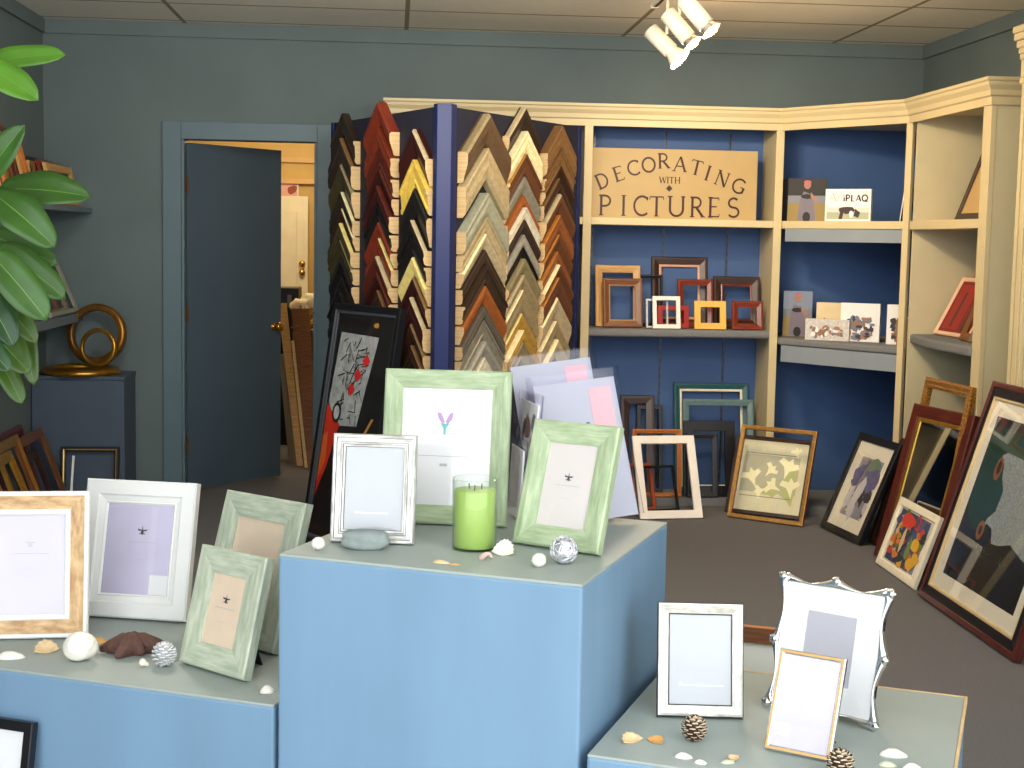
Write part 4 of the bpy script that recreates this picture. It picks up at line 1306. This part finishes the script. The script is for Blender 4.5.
# ---------------------------------------------------------------- tall black framed picture leaning on the rack
tg = [paint('card_grey', (178, 184, 186), .6, var=.25, scale=30), paint('card_red', (206, 40, 40), .5), paint('ink_black', (30, 30, 34), .5), paint('flame_red', (222, 54, 26), .5, var=.2, scale=10), paint('flame_orange', (236, 110, 40), .5), paint('gold_mark', (180, 130, 60), .5)]
ts = [([(-.216, 1.052), (.13, 1.045), (.077, .803), (.04, .61), (-.178, .594), (-.242, .708)], 1),
      ([(-.285, .72), (-.2, .66), (-.115, .602), (-.15, .5), (-.18, .4), (-.283, .17), (-.285, .45)], 4), ([(-.285, .52), (-.21, .56), (-.2, .42), (-.283, .25)], 5)]
for k in range(80):
    a = rnd.uniform(0, PI); cx, cz, L = rnd.uniform(-.17, .05), rnd.uniform(.63, 1.02), rnd.uniform(.02, .07)
    if cx > .02 and cz < .75: continue
    dx, dz = math.cos(a) * L / 2, math.sin(a) * L / 2
    ts.append(([(cx - dx, cz - dz), (cx + dx, cz + dz), (cx + dx + .006, cz + dz - .004), (cx - dx + .006, cz - dz - .004)], 3))
for (cx, cz) in ((.053, .928), (-.006, .855), (-.048, .782)):
    ts.append(([(cx - .032, cz), (cx, cz - .034), (cx + .032, cz), (cx, cz + .034)], 2))
ts += [(ell(.1, 1.1, .025, .012, 8, rough=.4), 6), (ell(-.15, .66, .04, .05, 14), 3), (ell(-.15, .66, .026, .034, 14), 1), ([(.1, .56), (.17, .66), (.19, .66), (.115, .55)], 6), (rect(.1, .13, .5, .56), 1)]
frame('framed_picture', 'tall black framed picture of a playing card and flame leaning on the rack', -.293, 6.847, 0, -57.2, 9, .608, 1.192,
      [(0, .04, 0), (0, .003, 0), (.004, 0, 0), (.03, .0, 0), (.034, .006, 1), (.046, .008, 1), (.05, .012, 0), (.05, .04, 0)], [BLACKF, paint('charcoal_bevel', (66, 70, 78), .35)], cat='framed picture',
      art=dict(d=.018, mats=[BLACKP] + tg, shapes=ts), glass=.015)

# ---------------------------------------------------------------- things in the corner bays
def pbox(name, label, x, y, z, yaw, w, h, dep, mats, shapes, cat='boxed picture', group=None, lean=0):
    r = MB(); r.box(-w / 2, w / 2, 0, dep, 0, h, 0)
    for i, (p, mi) in enumerate(shapes):
        r.face(p, -.0005 - .0001 * i, mi)
    o = r.build(name, mats); place(o, (x, y, z), yaw, -lean)
    return tag(o, label, cat, group)


def patches(w, h, n, ms, seed):
    r = random.Random(seed)
    return [(ell(r.uniform(-w / 2 + .02, w / 2 - .02), r.uniform(.02, h - .02), r.uniform(.006, .022), r.uniform(.006, .02), 7, rough=.6, seed=seed * 100 + k), r.choice(ms)) for k in range(n)]


SKIN = paint('photo_skin', (166, 120, 100), .6)
GRAS = paint('photo_yellow_field', (150, 128, 70), .6)
DK = paint('photo_backdrop', (34, 32, 34), .6)
LIL = paint('photo_lilac', (120, 112, 128), .6)
MAG = paint('photo_magenta', (200, 96, 120), .6)


def rider(w, h):
    return [(rect(-w / 2, w / 2, 0, h * .5), 2), (rect(-w / 2, w / 2, h * .42, h * .6), 5), ([(-.05 * 1, h * .02), (.05, h * .02), (.045, h * .3), (.03, h * .62), (-.02, h * .7), (-.04, h * .5)], 3),
            (ell(.0, h * .85, .02, .024, 12), 4), (ell(0, h * .9, .022, .014, 10, 0, 180), 6), (ell(.0, h * .58, .035, .014, 8), 1), ([(.02, h * .68), (.06, h * .5), (.055, h * .44), (.02, h * .56)], 4), (ell(.0, h * .1, .022, .03, 10), 1)]


RM = [DK, BLACKP, GRAS, LIL, SKIN, paint('photo_grey', (120, 124, 132)), MAG]
pbox('plaque', 'upright photo plaque of a child on a motorbike, upper corner shelf', 2.325, 8.1, 1.646, -22, .215, .243, .015, RM, rider(.215, .243), 'photo plaque', lean=3)
pq = MB()
x0 = thing('boxed_plaque', 'white boxed plaque with lettering and a dark horse picture', 'boxed plaque', (2.485, 7.85, 1.646), -33)
MB().box(-.128, .128, 0, .03, 0, .178).build('box', [PAPER], x0, bevel=.002)
pi = MB()
pi.face(rect(-.118, .118, .012, .078), -.0006, 0); pi.face(rect(-.118, .118, .05, .078), -.0007, 1)
pi.face(ell(-.0, .062, .045, .022, 14, rough=.4, seed=4), -.0009, 2); pi.face([(-.04, .06), (-.02, .06), (-.03, .012), (-.05, .012)], -.001, 2); pi.face([(.04, .07), (.07, .05), (.06, .02), (.035, .03)], -.0011, 2); pi.face(ell(.02, .04, .012, .02, 8), -.0012, 3)
pi.build('picture', [paint('pic_green', (168, 176, 150), .6), paint('pic_sky', (206, 210, 206), .6), paint('pic_horse', (58, 44, 38), .6), PAPER], x0)
le = MB()
word(le, 'Art', -.062, .132, .048, -.001, 0, .1, .08, 1, False)
word(le, 'iPLAQ', .042, .128, .035, -.001, 1, .24, .14, 1.0, False)
le.build('lettering', [paint('script_grey', (176, 176, 172), .6), paint('letter_black', (40, 40, 40), .6)], x0)
pbox('card', 'thin dark-backed card leaning edge-on at the end of upper corner shelf', 2.70, 7.545, 1.646, -72, .09, .176, .008, [BLACKP, PAPER], [(rect(-.044, -.036, .002, .174), 1)], 'photo card', lean=8)
pbox('card', 'narrow black card standing behind the motorbike plaque', 2.24, 8.22, 1.646, -20, .09, .24, .012, [BLACKP], [], 'card')
LZ = .9855
pbox('plaque', 'clear photo plaque of a child on a motorbike, lower corner shelf', 2.325, 8.2, LZ, -14, .165, .262, .012, [paint('acrylic_grey', (96, 100, 112), .15, coat=.5)] + RM[1:], rider(.165, .262), 'photo plaque', lean=4)
LZM = [paint('box_cream', (226, 206, 164), .6), paint('speck_brown', (150, 110, 84), .6), paint('speck_grey', (120, 124, 134), .6), paint('speck_dark', (60, 58, 66), .6), paint('speck_blue', (96, 116, 160), .6), PAPER, SKIN]
pbox('print_carton', 'cream boxed picture with faint figures, rear of the lower corner shelf', 2.46, 8.0, LZ, -30, .165, .205, .03, LZM, patches(.15, .12, 16, [1, 6], 5), 'boxed picture')
pbox('print_carton', 'white boxed picture of a crowd, middle of the lower corner shelf', 2.565, 7.80, LZ, -30, .215, .212, .03, [PAPER] + LZM[1:], patches(.19, .15, 60, [1, 2, 3, 4, 6], 6), 'boxed picture')
pbox('print_carton', 'low glittering wrapped box at the front of the lower corner shelf', 2.40, 7.865, LZ, -30, .245, .118, .04, [paint('glitter_wrap', (222, 216, 210), .25, .2, var=.2, scale=60)] + LZM[1:], patches(.22, .1, 40, [1, 2, 5, 6], 7), 'boxed picture')
pbox('print_carton', 'narrow white boxed picture beside the divider, lower corner shelf', 2.70, 7.60, LZ, -36, .105, .215, .03, [PAPER] + LZM[1:], patches(.08, .15, 30, [1, 2, 3], 8), 'boxed picture')
pbox('figure_card', 'small brown cut-out card in front of the narrow white box', 2.69, 7.475, LZ, -36, .06, .15, .012, [paint('card_brown', (150, 112, 74), .6)], patches(.05, .12, 8, [0], 9), 'card')
GB = 'frames in the side-wall bay'
frame('large_frame', 'dark frame with tan board leaning on the upper side-wall shelf', 2.85, 6.99, 1.646, -90, 20.5, .50, .413, flat(.035, .02), [DKWOOD], group=GB, art=dict(d=.01, mats=[paint('tan_board', (196, 164, 112), .7)]))
REDP = [paint('red_board', (116, 20, 20), .5, var=.1), paint('red_bright', (150, 28, 26), .5), paint('red_dark', (70, 40, 36), .5)]
frame('large_frame', 'pale pink framed red picture leaning on the rounded shelf', 2.80, 7.10, 1.061, -88, 27, .42, .33, slope(.022, .016), [paint('pale_pink_frame', (232, 190, 160), .4)], group=GB,
      art=dict(d=.009, mats=REDP, shapes=[(rect(-.16, .02, .04, .29), 1), (rect(.06, .15, .03, .3), 2), (rect(-.09, -.06, .05, .25), 2)]))
frame('large_frame', 'dark frame edge behind the pale pink framed red picture', 2.83, 7.22, 1.061, -87, 27, .42, .33, flat(.03, .018), [DKWOOD], group=GB)
frame('large_frame', 'tall red frame rising behind the pale pink framed picture', 2.90, 7.12, 1.061, -90, 21, .45, .415, flat(.04, .018), [REDF], group=GB)
frame('large_frame', 'brown frame edge leaning in front of the pale pink framed picture', 2.74, 6.70, 1.061, -88, 23, .25, .235, slope(.04, .018), [BROWN], group=GB)
frame('large_frame', 'grey-brown frame, frontmost of the leaning row on rounded shelf', 2.72, 6.57, 1.061, -88, 26, .19, .185, slope(.035, .018), [paint('grey_brown', (110, 96, 80), .5)], group=GB)

# ---------------------------------------------------------------- left wall: shelves, box, frames, rings
def wshelf(label, x1, z, th):
    o = MB().box(XL + .001, x1, 4.2, YB - .023, z - th, z).build('wall_shelf', paint('shelf_grey_blue', (104, 118, 126), .55), bevel=.003)
    return tag(o, label, 'shelf')


wshelf('upper grey wall shelf holding a row of brown frames', -1.716, 1.645, .03)
wshelf('lower grey wall shelf holding pale grey frames', -1.772, 1.05, .045)
bx = thing('corner_box', 'dark blue-grey box in the corner under the lower wall shelf', 'box', (-1.98, 8.06, 0))
MB().box(0, .5, 0, .35, 0, .70).build('body', paint('box_blue', (72, 86, 104), .6, var=.05), bx, bevel=.004)
MB().box(-.002, .504, -.006, .352, .70, .72).build('top_board', paint('box_blue', (72, 86, 104)), bx, bevel=.003)

GU = 'frames on the upper wall shelf'
ups = [(-1.745, 7.95, .35, OAK, 'light oak frame end, outermost on the upper wall shelf'), (-1.778, 7.94, .37, REDWOOD, 'red-brown frame end, second in the upper wall shelf row'), (-1.808, 7.93, .345, BROWN, 'brown frame end, third in the upper wall shelf row'),
       (-1.842, 7.95, .36, OAK, 'blond frame end, fourth in the upper wall shelf row'), (-1.872, 7.94, .40, DKWOOD, 'dark walnut frame rising tallest in the upper wall shelf row')]
for i, (x, y, h, m, lb) in enumerate(ups):
    frame('shelf_frame', lb, x, y - .5 * 0, 1.646, 90, 13 - 1.5 * i, .6, h * .62, slope(.04, .018), [m], group=GU)
for i in range(5):
    frame('shelf_frame', ['orange wood frame behind the plant, upper wall shelf', 'thin oak frame behind the plant, second from the camera', 'dark red frame behind the plant, third from the camera', 'brown frame behind the plant, fourth from the camera', 'pale gold frame behind the plant, nearest the back wall'][i],
          -1.75 - .022 * i, 7.05 - .02 * i, 1.646, 90, 15 - i, .5, .30 + .03 * i, slope(.035, .016), [[ORANGEW, OAK, MAROON, BROWN, DULLGOLD][i]], group=GU)
GLW = 'pale frames on the lower wall shelf'
PALEG = paint('pale_grey_frame', (148, 148, 132), .45, var=.08)
frame('shelf_frame', 'outermost pale grey frame leaning on the lower wall shelf', -1.79, 8.08, 1.051, 90, 23, .66, .34, slope(.028, .018), [PALEG], group=GLW)
frame('shelf_frame', 'inner taupe frame leaning on the lower wall shelf', -1.83, 8.06, 1.051, 90, 23, .6, .33, slope(.03, .018), [paint('taupe_frame', (130, 118, 96), .5)], group=GLW)
frame('shelf_frame', 'brown frame leaning closest to the wall, lower wall shelf', -1.87, 8.04, 1.051, 90, 23, .55, .28, slope(.03, .018), [BROWN], group=GLW)


def ring(label, loc, R_, w, t, rot, mt, nm='ring_moulding'):
    mb = MB()
    n = 64
    pf = [(-w / 2, 0), (-w / 2, t * .7), (-w * .35, t), (-w * .1, t * .72), (w * .1, t * .9), (w * .4, t * .6), (w / 2, t * .5), (w / 2, 0)]
    vs, fs = [], []
    for k in range(n):
        a = 2 * PI * k / n
        for (dr, z) in pf:
            vs.append(((R_ + dr) * math.cos(a), (R_ + dr) * math.sin(a), z))
    q = len(pf)
    for k in range(n):
        k2 = (k + 1) % n
        for j in range(q):
            j2 = (j + 1) % q
            fs.append((k * q + j, k2 * q + j, k2 * q + j2, k * q + j2))
    mb.add(vs, fs, 0, smooth=True)
    o = mb.build(nm, mt); place(o, loc, rot[2], rot[0], rot[1])
    return tag(o, label, 'round frame', 'round frames on the corner box')


RGOLD = paint('burnished_gold', (190, 138, 52), .28, .85, var=.2, scale=25)
RDARK = paint('dark_bronze_ring', (150, 104, 44), .35, .75, var=.2, scale=25)
ring('round gold frame lying flat on the corner box', (-1.745, 8.225, .7205), .185, .06, .042, (0, 0, 0), RGOLD)
ring('small round gold frame standing on the flat one', (-1.632, 8.15, .764 + .108), .096, .022, .03, (84, 0, -14), RGOLD)
ring('large old gold round frame standing behind the small one', (-1.665, 8.285, .764 + .172), .152, .04, .05, (82, 0, -12), RDARK)

GLF = 'frames on the floor by the corner box'
frame('floor_frame', 'black and gold frame standing before the corner box', -1.66, 7.98, 0, 0.7, 8, .315, .335, [(0, .02, 0), (0, .003, 0), (.004, 0, 0), (.014, 0, 1), (.02, .001, 0), (.026, .003, 0), (.026, .02, 0)], [BLACKF, GOLD], group=GLF)
MB_ = MB().box(-.006, .006, 0, .012, 0, .3)
o = MB_.build('white_strip', WHITEF, bevel=.001); place(o, (-1.745, 7.90, .0), 3, -8, 3)
tag(o, 'thin white strip of moulding leaning in the black and gold frame', 'moulding strip')
for i, (x, y, w, h, m, l, lb) in enumerate([(-1.745, 7.70, .55, .47, BROWN, 20, 'brown frame leaning nearest the black and gold floor frame'), (-1.79, 7.62, .5, .36, DKWOOD, 19, 'dark walnut frame inside the leaning brown floor frame'),
                                           (-1.74, 7.28, .42, .50, GOLD, 20, 'bright gold frame leaning among the brown floor frames'), (-1.83, 7.5, .6, .50, MAROON, 16, 'maroon frame closest to the wall behind the gold floor frame'),
                                           (-1.68, 6.95, .4, .47, GOLD, 22, 'gold frame cut by the picture edge, leaning on the left wall')]):
    frame('floor_frame', lb, x, y, 0, 90, l, w, h, slope(.05, .02), [m], group=GLF)

# ---------------------------------------------------------------- storeroom clutter seen through the doorway
def board(label, x0, x1, ybase, ytop, zt, m, name='leaning_board', w=.02):
    mb = MB()
    vs = [(x0[0], ybase, .004), (x0[1], ybase, .004), (x1[1], ytop, zt), (x1[0], ytop, zt)]
    vs += [(v[0], v[1] + .02, v[2]) for v in vs]
    mb.add(vs, [(0, 1, 2, 3), (7, 6, 5, 4), (0, 4, 5, 1), (1, 5, 6, 2), (2, 6, 7, 3), (3, 7, 4, 0)])
    o = mb.build(name, m)
    return tag(o, label, 'board', 'boards in the storeroom')


board('wide brown board leaning just inside the storeroom doorway', (-.545, -.47), (-.70, -.58), 9.35, 9.9, 1.02, BROWN)
board('thin pale board edge leaning beside the wide brown board', (-.575, -.555), (-.70, -.68), 9.42, 9.9, .80, RAW)
board('long tan board leaning beyond the open blue door', (-.63, -.59), (-.80, -.74), 9.5, 10.0, 1.05, OAK)
board('grey-brown board leaning in the dark of the storeroom', (-.69, -.64), (-.79, -.74), 9.6, 10.0, .7, paint('grey_board', (112, 100, 84), .7))
bk = thing('storeroom_cabinet', 'black cabinet standing before the white storeroom door', 'cabinet', (-1.1, 10.5, 0))
MB().box(0, .41, 0, .35, 0, 1.137).build('body', BLACKF, bk, bevel=.003)
MB().box(.33, .36, -.003, 0, 1.0, 1.09).build('label_plate', paint('plate_grey', (120, 118, 112), .5), bk)
fl_ = MB()
for k in range(6):
    fl_.blob((rnd.uniform(-.06, .06), rnd.uniform(-.04, .04), .06 + rnd.uniform(0, .12)), (.07, .06, .06), 12, 8, 0, lambda d: 1 + .1 * math.sin(6 * d.x + 5 * d.z))
crt = thing('carton', 'cardboard carton topped with a cream cloth bundle in the storeroom', 'carton', (-.70, 10.05, 0))
MB().box(0, .3, 0, .3, 0, .86).build('body', paint('carton_brown', (150, 112, 66), .8), crt, bevel=.003)
MB().box(.135, .165, -.001, .301, .2, .861).build('tape', paint('tape_tan', (186, 150, 96), .4), crt)
o = fl_.build('cloth_bundle', paint('cream_cloth', (240, 224, 180), .8)); place(o, (-.60, 10.12, .92)); tag(o, 'cream cloth bundle resting on the storeroom carton', 'cloth')
br = MB()
for k in range(40):
    a, e = rnd.uniform(0, 2 * PI), rnd.uniform(.3, 1.4)
    d = Vector((math.cos(a) * math.cos(e), math.sin(a) * math.cos(e), math.sin(e))) * rnd.uniform(.1, .2)
    br.tube([(0, 0, 0), d * .6, d + Vector((0, 0, -.02))], [.003, .004, .008], 5, 0)
o = br.build('dried_flowers', paint('dried_brown', (150, 106, 46), .8, var=.3, scale=60)); place(o, (-.62, 9.98, .861)); tag(o, 'brown bunch of dried flowers on the storeroom carton', 'dried flowers')
bl = thing('blue_bin', 'blue bin on the storeroom floor inside the doorway', 'bin', (-.42, 9.88, 0))
q = MB(); q.lathe([(.0, 0), (.10, 0), (.125, .83), (.13, .86), (.12, .86), (.10, .02), (.0, .015)], 24); q.build('body', paint('bin_blue', (44, 58, 110), .5), bl)
q = MB(); q.lathe([(.128, .84), (.136, .845), (.136, .87), (.122, .87)], 24); q.build('rim', paint('bin_rim', (70, 84, 140), .5), bl)
frame('wall_picture', 'small pink and brown picture hung on the storeroom wall', -.86, 11.82, 1.80, 0, 0, .16, .15, flat(.012, .012), [PAPER], cat='picture', art=dict(d=.004, mats=[paint('pic_pink', (226, 170, 150), .6), paint('pic_brown', (150, 70, 40), .6)], shapes=[(ell(.03, .08, .04, .035, 10, rough=.5), 1)]))

# ---------------------------------------------------------------- potted plant
pt = thing('potted_plant', 'leafy green plant reaching in beside the long low plinth', 'potted plant', (-1.14, 2.85, 0))
po_ = MB(); po_.lathe([(0, 0), (.1, 0), (.14, .26), (.15, .27), (.15, .30), (.135, .30), (.125, .26), (.0, .25)], 28); po_.build('pot', paint('terracotta', (150, 92, 66), .8), pt)
so = MB(); so.lathe([(0, .258), (.125, .26), (0, .275)], 20); so.build('soil', paint('soil', (52, 40, 32), .95, bump=.8), pt)
stm = MB()
PX, PY_ = -1.14, 2.85
stm.tube([(0, 0, .26), (.02, .02, .7), (.05, .03, 1.2), (.08, .05, 1.6), (.1, .05, 1.95)], [.014, .012, .010, .008, .005], 10, 0)
LEAF = [((-.785, 2.9, 1.817), (-.635, 2.87, 1.843), .038), ((-.758, 2.8, 1.799), (-.661, 2.77, 1.747), .047), ((-.768, 2.85, 1.613), (-.701, 2.82, 1.701), .043), ((-.781, 3.0, 1.584), (-.61, 2.97, 1.577), .056),
        ((-.774, 2.9, 1.569), (-.656, 2.87, 1.475), .058), ((-.814, 3.0, 1.491), (-.676, 2.97, 1.44), .046), ((-.778, 2.95, 1.464), (-.65, 2.92, 1.374), .051), ((-.753, 2.8, 1.451), (-.65, 2.77, 1.339), .056),
        ((-.764, 2.9, 1.362), (-.693, 2.87, 1.288), .036), ((-.772, 2.85, 1.36), (-.724, 2.82, 1.284), .047), ((-.784, 2.95, 1.281), (-.721, 2.92, 1.225), .049), ((-.75, 3.0, 1.292), (-.724, 2.97, 1.194), .031),
        ((-.791, 3.0, 1.225), (-.748, 2.97, 1.157), .033), ((-.77, 2.8, 1.286), (-.721, 2.77, 1.242), .035), ((-.844, 3.1, 1.555), (-.752, 3.07, 1.493), .043), ((-.825, 3.05, 1.401), (-.742, 3.02, 1.326), .046),
        ((-.96, 2.8, 1.75), (-.86, 2.75, 1.9), .05), ((-1.2, 2.8, 1.7), (-1.38, 2.75, 1.66), .06), ((-1.2, 2.9, 1.4), (-1.36, 3.0, 1.32), .06), ((-.95, 2.75, 1.5), (-.84, 2.65, 1.44), .055)]
LM = [paint('leaf_mid', (50, 88, 24), .42, var=.2, scale=18, coat=.1), paint('leaf_light', (78, 128, 28), .42, var=.16, scale=18, coat=.1), paint('leaf_dark', (28, 64, 26), .42, var=.2, scale=18, coat=.1), paint('leaf_olive', (60, 86, 28), .4, var=.14, scale=18)]
VEIN = paint('leaf_vein', (96, 134, 54), .45)
kinds = [1, 1, 0, 0, 0, 0, 0, 0, 3, 2, 3, 3, 3, 2, 2, 2, 1, 0, 2, 0]
for li, (b, t, w) in enumerate(LEAF):
    B, T = Vector(b), Vector(t)
    L = (T - B).length
    d = (T - B).normalized()
    nrm = Vector((.15, -.9, .45)); nrm = (nrm - d * nrm.dot(d)).normalized()
    sd = d.cross(nrm).normalized()
    # continue the blade back out of view so that it starts at its stalk
    B2 = B - d * L * (.35 if li < 16 and L < .14 else .1)
    L2 = (T - B2).length
    n = 14
    vs, fs, ms = [], [], []
    hw = w * .68
    for i in range(n + 1):
        q = i / n
        pw_ = math.sin(PI * min(1, q ** .9)) ** .48 if 0 < q < 1 else 0.0
        pw_ = max(pw_, .02)
        wav = 1 + .05 * math.sin(9 * q + li)
        c = B2 + d * L2 * q + nrm * (.06 * L2 * math.sin(PI * q)) - nrm * .04 * L2 * q * q
        for v in (-1, -.55, -.025, .025, .55, 1):
            fold = .22 * hw * abs(v) ** 1.3 * pw_ * (1 + .3 * math.sin(7 * q + li))
            vs.append(c + sd * v * hw * pw_ * wav + nrm * fold)
    W = 6
    for i in range(n):
        for k in range(5):
            fs.append((i * W + k, i * W + k + 1, (i + 1) * W + k + 1, (i + 1) * W + k)); ms.append(1 if k == 2 else 0)
    m_ = MB(); m_.add([v - Vector((PX, PY_, 0)) for v in vs], fs, ms, smooth=True)
    o = m_.build('leaf', [LM[kinds[li]], VEIN], pt)
    sol = o.modifiers.new('thick', 'SOLIDIFY'); sol.thickness = .0008
    zs = max(.5, min(1.9, B2.z - .05))
    base = Vector((.02 + .05 * zs / 1.2, .03, zs))
    stm.tube([base, (base + (B2 - Vector((PX, PY_, 0)))) / 2 + Vector((0, 0, .03)), B2 - Vector((PX, PY_, 0))], [.004, .003, .0022], 6, 1)
stm.build('stem', [paint('stem_brown', (96, 84, 56), .7), paint('stalk_green', (150, 150, 86), .6)], pt)

# ---------------------------------------------------------------- track light
WH = paint('fixture_white', (232, 224, 206), .4)
trk = thing('ceiling_track', 'white lighting track on the ceiling above the spotlights', 'light track', (1.27, 0, ZC))
MB().box(-.018, .018, 4.6, 7.25, -.022, 0).build('rail', WH, trk, bevel=.002)
MB().box(-.008, .008, 4.62, 7.23, -.0225, -.018).build('groove', BLACKP, trk)
for yy in (4.6, 7.25):
    MB().box(-.02, .02, yy - .02, yy + .02, -.025, 0).build('end_cap', WH, trk, bevel=.003)
HEADS = [((1.191, 6.9, 2.51), (1.285, 6.85, 2.409), (1.326, 6.83, 2.356), 'lowest spotlight head, with flared white rim, on the ceiling track', True),
         ((1.215, 6.6, 2.544), (1.305, 6.55, 2.429), (1.329, 6.53, 2.396), 'middle lit spotlight head of three on the ceiling track', False),
         ((1.233, 6.3, 2.555), (1.322, 6.25, 2.443), (1.336, 6.23, 2.416), 'highest spotlight head, with chrome lamp, on the ceiling track', False)]
LAMP = emit('lamp_glow', (255, 214, 150), 40)
for i, (a, b, c, lb, flare) in enumerate(HEADS):
    a, b, c = Vector(a), Vector(b), Vector(c)
    r = thing('spotlight', lb, 'spotlight', tuple(a), 0, 0, 'spotlights on the track')
    d = (b - a).normalized()
    L = (b - a).length
    can = MB()
    can.tube([(0, 0, 0), d * .004, d * L], [.03, .039, .039], 24, 0)
    can.build('can', WH, r)
    lm = MB()
    e = c - a
    if flare:
        lm.tube([d * L, d * (L + .03), d * (L + .062)], [.03, .042, .058], 24, 0, cap=False)
    else:
        lm.tube([d * L, d * (L + .02), d * (L + .038)], [.03, .036, .048], 24, 0, cap=False)
    lm.build('lamp_reflector', [WH if flare else CHROME], r)
    fo = L + (.058 if flare else .035)
    gb = MB(); gb.tube([d * (fo - .004), d * fo], [.05 if flare else .042] * 2, 24, 0)
    gb.build('lamp_face', LAMP, r)
    sm = MB(); top = Vector((1.27, a.y - .01, ZC - .022)) - a
    m0 = d * L * .35
    sm.tube([m0, Vector((top.x, top.y, m0.z + .02)), top], .008, 10, 0)
    sm.build('stem', WH, r)
    ad = MB(); ad.box(top.x - .016, top.x + .016, top.y - .04, top.y + .04, top.z - .014, top.z)
    ad.build('track_adapter', WH, r)

# ---------------------------------------------------------------- lights
def spot(nm, loc, tgt, e, col, size=70, blend=.6, rad=.04):
    l = bpy.data.lights.new(nm, 'SPOT'); l.energy = e; l.color = col; l.spot_size = math.radians(size); l.spot_blend = blend; l.shadow_soft_size = rad
    o = bpy.data.objects.new(nm, l); COL.objects.link(o); o.location = loc
    o.rotation_euler = (Vector(tgt) - Vector(loc)).to_track_quat('-Z', 'Y').to_euler()
    return o


def point(nm, loc, e, col, rad=.1):
    l = bpy.data.lights.new(nm, 'POINT'); l.energy = e; l.color = col; l.shadow_soft_size = rad
    o = bpy.data.objects.new(nm, l); COL.objects.link(o); o.location = loc
    return o


WARM = (1.0, .80, .54)
for i, (a, b, c, lb, fl2) in enumerate(HEADS):
    a, b, c = Vector(a), Vector(b), Vector(c)
    d = (b - a).normalized()
    point('track_bulb', tuple(c + d * .06 + Vector((0, 0, .0))), 3.5, (1.0, .66, .34), .04)
    spot('track_lamp', tuple(c + d * .03), [(1.75, 8.1, 1.5), (2.45, 7.7, 1.6), (2.7, 6.8, 1.4)][i], [26, 17, 18][i], WARM, 105, .8)
# unseen fill lights added to brighten the shop's rack, shelves, walls and ceiling
spot('fill_spot_rack', (-.2, 4.4, 2.6), (.3, 7.0, 1.6), 14, (1.0, .84, .62), 60, .8)
spot('fill_spot_front', (1.3, 4.4, 2.6), (2.3, 7.6, 1.2), 22, (1.0, .82, .6), 70, .8)
point('shop_fill', (-.9, 5.2, 2.45), 34, (1.0, .93, .82), .2)  # this point and the next are added room fill without a fixture
point('shop_fill', (.9, 5.0, 2.45), 30, (1.0, .9, .76), .2)
spot('ceiling_fill', (.2, 4.6, 2.15), (.4, 7.8, 2.69), 80, (1.0, .93, .82), 100, .9, .2)  # unseen upward spot, added to lighten the ceiling
point('storeroom_lamp', (-.7, 10.6, 2.4), 26, (1.0, .88, .66), .15)

sl = bpy.data.lights.new('sun', 'SUN'); sl.energy = 3.2; sl.angle = .01; sl.color = (1, .96, .9)
so_ = bpy.data.objects.new('sun', sl); COL.objects.link(so_); so_.rotation_euler = (math.radians(16), math.radians(6), 0)

w = bpy.data.worlds.new('World'); S.world = w
w.use_nodes = True
bgn = w.node_tree.nodes['Background']
bgn.inputs['Color'].default_value = (.91, .955, 1.0, 1)
bgn.inputs['Strength'].default_value = 2.3

# ---------------------------------------------------------------- camera
F = 1444.36
yaw, pit, rol = .0820663, .0982321, .0190652
fw = Vector((math.sin(yaw), math.cos(yaw), 0)); rt = Vector((math.cos(yaw), -math.sin(yaw), 0)); up = Vector((0, 0, 1))
fw2 = fw * math.cos(pit) - up * math.sin(pit); up2 = up * math.cos(pit) + fw * math.sin(pit)
rt3 = rt * math.cos(rol) + up2 * math.sin(rol); up3 = up2 * math.cos(rol) - rt * math.sin(rol)
cam = bpy.data.cameras.new('camera'); co = bpy.data.objects.new('camera', cam); COL.objects.link(co)
cam.sensor_width = 36; cam.sensor_fit = 'HORIZONTAL'; cam.lens = F / 1024 * 36
cam.clip_start = .05; cam.clip_end = 100
co.matrix_world = Matrix(((rt3.x, up3.x, -fw2.x, 0), (rt3.y, up3.y, -fw2.y, 0), (rt3.z, up3.z, -fw2.z, 1.5), (0, 0, 0, 1)))
S.camera = co
S.view_settings.view_transform = 'Standard'
S.view_settings.look = 'None'
S.view_settings.exposure = 0.65
S.view_settings.gamma = 1.0
S.view_settings.use_curve_mapping = False
S.cycles.use_denoising = True
S.cycles.max_bounces = 10
S.cycles.transparent_max_bounces = 16
S.cycles.sample_clamp_indirect = 6
